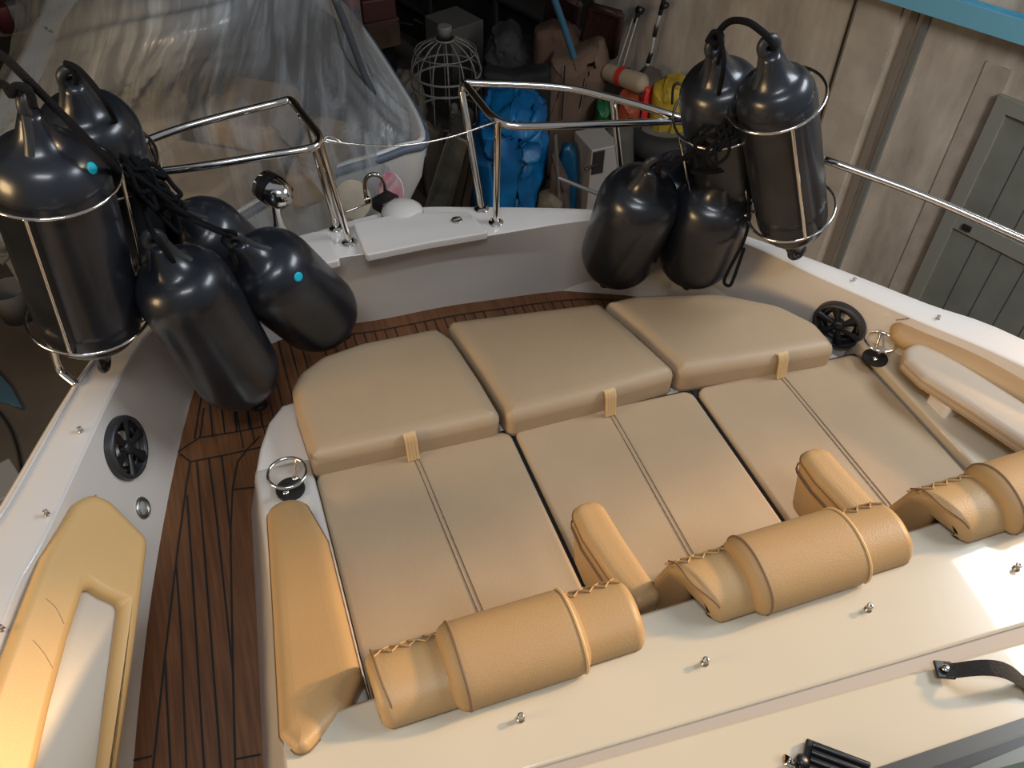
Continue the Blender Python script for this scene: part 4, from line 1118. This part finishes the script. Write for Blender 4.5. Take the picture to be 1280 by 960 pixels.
# made-up dark rack added to keep the far stretch of wall in gloom
t = thing('gloom_rack', 'made-up tall dark rack standing in for the gloom along the wall behind the clutter', 'rack', wall_pt((700, 20), .1))
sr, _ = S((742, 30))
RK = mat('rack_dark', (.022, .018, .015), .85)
wall_box('gloom_panel', sr, 5.5, ZF, 1.6, .01, .03, RK, t)
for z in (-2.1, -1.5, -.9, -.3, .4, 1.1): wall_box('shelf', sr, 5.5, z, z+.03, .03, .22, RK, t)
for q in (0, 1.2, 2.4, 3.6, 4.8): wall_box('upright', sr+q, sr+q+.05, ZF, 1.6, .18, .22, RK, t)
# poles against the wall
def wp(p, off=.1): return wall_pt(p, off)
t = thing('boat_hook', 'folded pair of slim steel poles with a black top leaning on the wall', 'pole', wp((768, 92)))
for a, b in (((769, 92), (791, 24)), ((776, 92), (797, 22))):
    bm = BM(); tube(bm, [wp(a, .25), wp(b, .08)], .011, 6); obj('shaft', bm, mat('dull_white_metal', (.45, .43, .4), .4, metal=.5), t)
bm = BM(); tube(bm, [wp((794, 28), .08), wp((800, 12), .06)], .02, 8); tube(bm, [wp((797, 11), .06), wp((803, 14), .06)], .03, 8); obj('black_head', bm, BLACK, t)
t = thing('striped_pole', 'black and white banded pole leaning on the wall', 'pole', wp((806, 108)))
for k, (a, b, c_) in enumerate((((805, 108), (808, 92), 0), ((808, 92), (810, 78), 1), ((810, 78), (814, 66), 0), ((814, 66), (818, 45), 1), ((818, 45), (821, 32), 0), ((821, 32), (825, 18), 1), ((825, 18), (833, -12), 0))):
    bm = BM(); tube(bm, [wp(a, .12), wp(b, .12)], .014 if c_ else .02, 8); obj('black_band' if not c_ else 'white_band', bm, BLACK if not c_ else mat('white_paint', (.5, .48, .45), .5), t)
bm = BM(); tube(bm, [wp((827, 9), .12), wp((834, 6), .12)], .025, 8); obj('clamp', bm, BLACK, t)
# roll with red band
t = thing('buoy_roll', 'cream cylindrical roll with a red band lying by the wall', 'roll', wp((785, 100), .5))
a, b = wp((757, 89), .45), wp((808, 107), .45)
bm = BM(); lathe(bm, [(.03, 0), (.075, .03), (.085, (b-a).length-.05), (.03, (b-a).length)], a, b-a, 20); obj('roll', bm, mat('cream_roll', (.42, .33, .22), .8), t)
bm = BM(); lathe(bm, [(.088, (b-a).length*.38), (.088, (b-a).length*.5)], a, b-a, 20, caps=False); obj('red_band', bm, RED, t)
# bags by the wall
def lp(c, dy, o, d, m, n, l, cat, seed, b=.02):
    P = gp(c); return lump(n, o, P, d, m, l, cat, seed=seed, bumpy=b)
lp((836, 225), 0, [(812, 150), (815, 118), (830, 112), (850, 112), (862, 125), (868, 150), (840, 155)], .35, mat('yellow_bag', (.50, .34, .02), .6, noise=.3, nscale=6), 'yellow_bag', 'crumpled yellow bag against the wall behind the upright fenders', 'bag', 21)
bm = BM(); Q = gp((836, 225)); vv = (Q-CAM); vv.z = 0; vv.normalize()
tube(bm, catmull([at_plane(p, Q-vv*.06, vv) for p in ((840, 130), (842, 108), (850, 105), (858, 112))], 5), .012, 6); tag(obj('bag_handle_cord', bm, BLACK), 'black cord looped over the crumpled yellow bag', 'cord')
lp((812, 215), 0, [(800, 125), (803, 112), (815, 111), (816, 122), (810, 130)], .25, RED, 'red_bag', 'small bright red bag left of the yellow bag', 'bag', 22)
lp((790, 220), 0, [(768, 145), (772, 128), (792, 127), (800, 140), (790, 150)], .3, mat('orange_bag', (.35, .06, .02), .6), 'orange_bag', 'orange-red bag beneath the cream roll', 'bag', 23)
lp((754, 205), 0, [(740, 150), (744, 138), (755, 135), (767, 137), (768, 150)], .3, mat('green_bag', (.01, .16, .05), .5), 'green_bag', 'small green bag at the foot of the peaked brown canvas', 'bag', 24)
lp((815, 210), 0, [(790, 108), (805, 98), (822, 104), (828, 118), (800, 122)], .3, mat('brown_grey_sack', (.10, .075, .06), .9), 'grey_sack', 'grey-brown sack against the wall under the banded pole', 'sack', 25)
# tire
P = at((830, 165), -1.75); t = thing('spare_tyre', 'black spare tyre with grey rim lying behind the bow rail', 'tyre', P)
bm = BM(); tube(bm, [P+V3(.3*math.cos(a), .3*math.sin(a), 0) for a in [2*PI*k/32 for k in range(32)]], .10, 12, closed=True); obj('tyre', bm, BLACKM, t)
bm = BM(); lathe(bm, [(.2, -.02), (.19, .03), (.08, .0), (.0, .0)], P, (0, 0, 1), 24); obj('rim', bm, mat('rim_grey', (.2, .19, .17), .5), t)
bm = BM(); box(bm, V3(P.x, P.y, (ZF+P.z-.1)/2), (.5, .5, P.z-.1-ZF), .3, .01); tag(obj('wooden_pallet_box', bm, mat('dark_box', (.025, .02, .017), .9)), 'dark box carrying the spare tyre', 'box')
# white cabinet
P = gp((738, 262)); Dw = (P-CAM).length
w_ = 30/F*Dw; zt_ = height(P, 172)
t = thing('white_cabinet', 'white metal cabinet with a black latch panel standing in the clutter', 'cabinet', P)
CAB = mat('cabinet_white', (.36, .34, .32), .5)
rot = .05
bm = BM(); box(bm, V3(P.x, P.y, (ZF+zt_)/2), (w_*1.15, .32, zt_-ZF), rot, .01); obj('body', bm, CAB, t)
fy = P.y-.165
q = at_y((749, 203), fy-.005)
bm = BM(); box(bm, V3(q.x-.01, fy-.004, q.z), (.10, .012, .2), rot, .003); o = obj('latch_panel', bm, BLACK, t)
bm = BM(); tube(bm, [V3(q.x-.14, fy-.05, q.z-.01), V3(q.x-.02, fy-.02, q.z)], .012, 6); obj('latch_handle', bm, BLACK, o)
# blue paddle board / fin and stand
lp((710, 270), 0, [(700, 250), (697, 205), (702, 186), (712, 182), (720, 195), (723, 225), (718, 250)], .1, mat('dark_blue_hull', (.0, .07, .16), .4), 'blue_cushion', 'dark blue oval board standing left of the white cabinet', 'board', 31, .004)
bm = BM(); tube(bm, [at((697, 222), -1.5), at((756, 246), -1.7)], .016, 8); tag(obj('grey_pole', bm, mat('grey_alu', (.35, .34, .33), .4, metal=.6)), 'grey pole lying across the foot of the white cabinet', 'pole')
lp((705, 285), 0, [(690, 270), (688, 205), (694, 196), (702, 215), (712, 240), (720, 270)], .15, mat('brown_rag', (.09, .055, .045), .9), 'brown_rag', 'brown rag hanging beside the blue tarpaulin bundle', 'rag', 32, .02)
lp((690, 290), 0, [(668, 280), (672, 255), (690, 245), (705, 258), (705, 280)], .2, mat('khaki_sack', (.17, .15, .10), .9), 'khaki_sack', 'khaki sack at the foot of the blue tarpaulin bundle', 'sack', 33, .02)
bm = BM(); tube(bm, [at((700, 265), -2.1), at((694, 168), -1.2)], .014, 6); tag(obj('thin_stand', bm, mat('stand_grey', (.3, .3, .28), .5, metal=.5)), 'thin grey upright stand between tarpaulin and cabinet', 'stand')
lp((775, 262), 0, [(755, 250), (756, 170), (770, 165), (790, 172), (795, 250)], .25, mat('olive_sheet', (.08, .075, .06), .9), 'olive_sheet', 'olive grey sheet hanging right of the white cabinet', 'sheet', 34, .02)
bm = BM(); tube(bm, [at((659, 145), -1.4), at((656, 125), -1.25)], .012, 6); tag(obj('white_stick', bm, mat('white_stick', (.45, .45, .43), .5)), 'short white stick poking up above the blue tarpaulin', 'stick')
# left floor items
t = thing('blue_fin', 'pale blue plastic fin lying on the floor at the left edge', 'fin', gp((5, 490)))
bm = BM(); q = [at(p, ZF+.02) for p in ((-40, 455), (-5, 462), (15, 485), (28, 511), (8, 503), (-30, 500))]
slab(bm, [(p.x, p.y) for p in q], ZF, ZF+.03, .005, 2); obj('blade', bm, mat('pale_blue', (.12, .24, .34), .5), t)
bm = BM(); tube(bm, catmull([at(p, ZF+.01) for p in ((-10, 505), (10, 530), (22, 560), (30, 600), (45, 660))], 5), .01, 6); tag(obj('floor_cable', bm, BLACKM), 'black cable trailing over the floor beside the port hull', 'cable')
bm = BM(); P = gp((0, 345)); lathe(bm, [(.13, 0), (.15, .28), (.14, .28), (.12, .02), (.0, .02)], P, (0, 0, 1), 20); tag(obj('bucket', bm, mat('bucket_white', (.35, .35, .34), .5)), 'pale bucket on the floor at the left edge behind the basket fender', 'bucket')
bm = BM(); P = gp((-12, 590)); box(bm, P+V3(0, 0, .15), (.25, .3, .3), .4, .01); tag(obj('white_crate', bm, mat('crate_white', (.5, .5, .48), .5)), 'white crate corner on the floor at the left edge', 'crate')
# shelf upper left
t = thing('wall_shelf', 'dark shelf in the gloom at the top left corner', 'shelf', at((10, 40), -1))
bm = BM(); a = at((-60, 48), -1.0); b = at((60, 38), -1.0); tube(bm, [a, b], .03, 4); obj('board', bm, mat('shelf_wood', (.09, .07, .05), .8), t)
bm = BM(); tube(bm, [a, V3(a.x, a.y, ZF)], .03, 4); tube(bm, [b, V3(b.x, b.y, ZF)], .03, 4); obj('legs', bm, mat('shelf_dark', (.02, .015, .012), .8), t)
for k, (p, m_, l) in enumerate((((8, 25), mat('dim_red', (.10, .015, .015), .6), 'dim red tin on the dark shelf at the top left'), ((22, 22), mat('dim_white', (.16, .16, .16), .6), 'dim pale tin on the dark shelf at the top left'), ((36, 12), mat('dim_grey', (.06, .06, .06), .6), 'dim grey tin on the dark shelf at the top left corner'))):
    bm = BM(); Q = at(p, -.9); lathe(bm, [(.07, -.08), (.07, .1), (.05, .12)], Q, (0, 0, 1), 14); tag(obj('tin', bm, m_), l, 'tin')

# ================================================================ WRAPPED BOAT
mat = _mat
wb = thing('wrapped_boat', 'white open boat with tan seats stored on the floor under clear plastic sheet', 'boat', at((300, 200), ZF))
ZW = -.95
deck_px = [(531, 172), (505, 180), (470, 193), (420, 208), (330, 246), (240, 300), (150, 330), (40, 300), (-30, 190), (30, 60), (70, -20), (150, -60), (330, -60), (415, -10), (452, 30), (495, 95), (522, 140)]
DP = catmull([at(p, ZW) for p in deck_px], 3, closed=True)
cx = sum(p.x for p in DP)/len(DP); cy = sum(p.y for p in DP)/len(DP)
bm = BM()
rows = []
for s_, z in ((.90, ZW-.12), (.97, ZW), (1, ZW), (1.005, ZW-.05), (.97, ZW-.3), (.80, ZW-.8), (.45, ZF+.1)):
    rows.append([V3(cx+(p.x-cx)*s_, cy+(p.y-cy)*s_, z) for p in DP+[DP[0]]])
loft(bm, rows)
obj('hull', bm, mat('old_white_hull', (.62, .62, .60), .4), wb)
bm = BM(); bm.faces.new([bm.verts.new(V3(cx+(p.x-cx)*.91, cy+(p.y-cy)*.91, ZW-.1)) for p in DP]); obj('deck', bm, mat('boat_deck_grey', (.22, .205, .19), .7, noise=.15, nscale=2), wb, smooth=False)
bm = BM(); tube(bm, [p+V3(0, 0, -.04) for p in DP], .03, 8, closed=True); obj('rub_rail', bm, mat('blue_grey_rail', (.10, .13, .18), .5), wb)
TANB = mat('dull_tan_seat', (.34, .25, .16), .7, noise=.15, nscale=5)
for pxs, h in (([(120, 170), (215, 150), (235, 110), (150, 115)], .25), ([(150, 230), (260, 250), (330, 190), (220, 170)], .18), ([(250, 150), (340, 165), (375, 105), (290, 90)], .3), ([(350, 230), (400, 215), (440, 150), (390, 140)], .12)):
    P = [at(p, ZW+h) for p in pxs]; bm = BM(); slab(bm, round_poly([(p.x, p.y) for p in P], .06, 3), ZW-.1, ZW+h, .04, 3); obj('seat', bm, TANB, wb)
# windscreen post of the wrapped boat
bm = BM(); tube(bm, catmull([at((417, -5), -.1), at((436, 42), -.35), at((452, 85), -.6), at((467, 118), -.8)], 5), .022, 8); obj('windscreen_post', bm, mat('screen_post', (.07, .08, .095), .4), wb)
bm = BM()
P = [at(p, z) for p, z in (((417, -5), -.1), ((467, 118), -.8), ((300, 180), -.85), ((250, 20), -.1))]
# plastic sheet
def plastic():
    m = bpy.data.materials.new('clear_plastic_sheet'); m.use_nodes = True
    N = m.node_tree.nodes; L = m.node_tree.links
    b = N['Principled BSDF']; out = N['Material Output']
    b.inputs['Base Color'].default_value = (.42, .44, .45, 1); b.inputs['Roughness'].default_value = .25; b.inputs['Specular IOR Level'].default_value = .8
    tr = N.new('ShaderNodeBsdfTransparent'); mx = N.new('ShaderNodeMixShader')
    tc = N.new('ShaderNodeTexCoord'); mp = N.new('ShaderNodeMapping'); mp.inputs['Scale'].default_value = (9, 1.2, 1)
    nz = N.new('ShaderNodeTexNoise'); nz.inputs['Scale'].default_value = 1.5; nz.inputs['Detail'].default_value = 5; nz.inputs['Distortion'].default_value = .8
    L.new(tc.outputs['UV'], mp.inputs['Vector']); L.new(mp.outputs['Vector'], nz.inputs['Vector'])
    cr = N.new('ShaderNodeValToRGB'); cr.color_ramp.elements[0].position = .42; cr.color_ramp.elements[0].color = (.12, .12, .12, 1)
    cr.color_ramp.elements[1].position = .75; cr.color_ramp.elements[1].color = (.75, .75, .75, 1)
    L.new(nz.outputs['Fac'], cr.inputs['Fac'])
    vt = N.new('ShaderNodeVertexColor'); vt.layer_name = 'haze'
    ad = N.new('ShaderNodeMath'); ad.operation = 'MULTIPLY_ADD'; ad.inputs[1].default_value = .55
    L.new(vt.outputs['Color'], ad.inputs[0]); L.new(cr.outputs['Color'], ad.inputs[2]); ad.use_clamp = True
    L.new(ad.outputs[0], mx.inputs[0]); L.new(tr.outputs[0], mx.inputs[1]); L.new(b.outputs[0], mx.inputs[2]); L.new(mx.outputs[0], out.inputs['Surface'])
    bp = N.new('ShaderNodeBump'); bp.inputs['Strength'].default_value = .5; bp.inputs['Distance'].default_value = .03; L.new(nz.outputs['Fac'], bp.inputs['Height']); L.new(bp.outputs['Normal'], b.inputs['Normal'])
    return m
PL = plastic()
# control net: rows from far/top to near/bottom, each (px, z); haze per row
net = [
    [((20, -60), -.2), ((130, -60), .35), ((260, -60), .5), ((360, -55), .35), ((430, -50), -.3), ((448, -40), -.9)],
    [((15, 50), -.4), ((120, 30), .3), ((250, 20), .45), ((350, 10), .3), ((432, 25), -.45), ((455, 35), -1.0)],
    [((-20, 130), -.6), ((100, 110), .05), ((230, 85), .25), ((345, 80), .05), ((440, 70), -.6), ((490, 95), -1.1)],
    [((-40, 220), -.8), ((90, 190), -.35), ((215, 150), -.1), ((340, 140), -.2), ((450, 130), -.7), ((522, 145), -1.1)],
    [((-30, 300), -1.0), ((110, 270), -.7), ((240, 225), -.45), ((350, 200), -.5), ((450, 180), -.85), ((536, 182), -1.15)],
    [((20, 350), -1.3), ((140, 335), -1.1), ((260, 300), -.95), ((370, 262), -.95), ((460, 235), -1.1), ((512, 225), -1.35)],
    [((60, 420), -1.8), ((170, 400), -1.7), ((290, 365), -1.6), ((390, 320), -1.6), ((465, 290), -1.7), ((500, 275), -1.9)],
]
haze = [[.5, .55, .5, .3, .3, .7], [.5, .45, .4, .2, .5, .8], [.5, .3, .25, .1, .6, .9], [.4, .05, .1, .1, .35, .95], [.3, .05, .1, .1, .3, .8], [.2, .1, .1, .15, .3, .6], [.1, .1, .1, .1, .2, .4]]
G = [[at(p, z) for p, z in row] for row in net]
NU = 22
rowsm = [catmull(r_, NU) for r_ in G]
cols = list(zip(*rowsm)); full = [catmull(list(c_), NU) for c_ in cols]     # full[col][row]
hz_r = [catmull([V3(h, 0, 0) for h in r_], NU) for r_ in haze]; hz = [catmull(list(c_), NU) for c_ in zip(*hz_r)]
bm = BM(); uvl = bm.loops.layers.uv.new('UVMap'); cl = bm.loops.layers.float_color.new('haze')
nc, nr = len(full), len(full[0])
from mathutils import noise as mn
VV = []
for i in range(nc):
    col_ = []
    for j in range(nr):
        p = full[i][j].copy(); u = i/nc; v = j/nr
        top = max(0, 1-v*2.6)
        w1 = mn.noise(Vector((i*.03, j*.25+i*.05, 0)))*.03*top
        f_ = (i-nc*.5)/(j+nr*.12)*nr
        w2 = (mn.noise(Vector((f_*.16, j*.02, 5)))*.11+abs(mn.noise(Vector((f_*.45, j*.05, 9))))*.09)*min(1, max(0, (v-.28)*3))
        p.z += w1+w2
        col_.append(bm.verts.new(p))
    VV.append(col_)
for i in range(nc-1):
    for j in range(nr-1):
        f = bm.faces.new((VV[i][j], VV[i+1][j], VV[i+1][j+1], VV[i][j+1]))
        for lp_, (a, b) in zip(f.loops, ((i, j), (i+1, j), (i+1, j+1), (i, j+1))):
            lp_[uvl].uv = (a/nc*2, b/nr*2); h = max(0, min(1, hz[a][b].x)); lp_[cl] = (h, h, h, 1)
me = bpy.data.meshes.new('plastic_sheet'); bm.to_mesh(me); bm.free()
o = link('plastic_sheet', me, PL)
tag(o, 'crinkled clear plastic sheet draped over the stored boat beyond the port bow', 'plastic sheet')

# ================================================================ LIGHT
w = bpy.data.worlds.new('world'); scene.world = w; w.use_nodes = True
bg = w.node_tree.nodes['Background']; bg.inputs[0].default_value = (.62, .68, .78, 1); bg.inputs[1].default_value = .33
sd = bpy.data.lights.new('sun', 'SUN'); sd.energy = 3.9; sd.angle = math.radians(4); sd.color = (1, .64, .31)
so = bpy.data.objects.new('sun', sd); COL.objects.link(so)
to_sun = Vector((1, .03, .42)).normalized()
so.rotation_euler = to_sun.to_track_quat('Z', 'Y').to_euler()
def area(name, loc, target, sx, sy, e, col, spread=180):
    ld = bpy.data.lights.new(name, 'AREA'); ld.shape = 'RECTANGLE'; ld.size = sx; ld.size_y = sy; ld.energy = e; ld.color = col; ld.spread = math.radians(spread)
    lo = bpy.data.objects.new(name, ld); COL.objects.link(lo); lo.location = loc
    lo.rotation_euler = (Vector(loc)-Vector(target)).to_track_quat('Z', 'Y').to_euler()
area('window_light', (4.2, .9, 3.4), (.3, 1.6, 0), 2.2, 1.2, 140, (.85, .92, 1))
area('skylight', (-.2, -.8, 4.2), (.6, 1.8, 0), 1.8, .6, 70, (.90, .94, 1))
area('port_bounce_fill', (-4.2, .9, 1.5), (1.2, 1.1, 0), 1.6, 1.2, 130, (1, .70, .36))  # added warm fill, stands in for bounce off the sunlit port side
area('wall_fill', (2.9, -2.6, 3.3), (5.0, 3.0, -.9), 1.4, 1.4, 42, (1, .95, .88), 60)  # added narrow fill that brightens the right wall
scene.view_settings.view_transform = 'Standard'
scene.view_settings.look = 'None'
scene.view_settings.exposure = 0
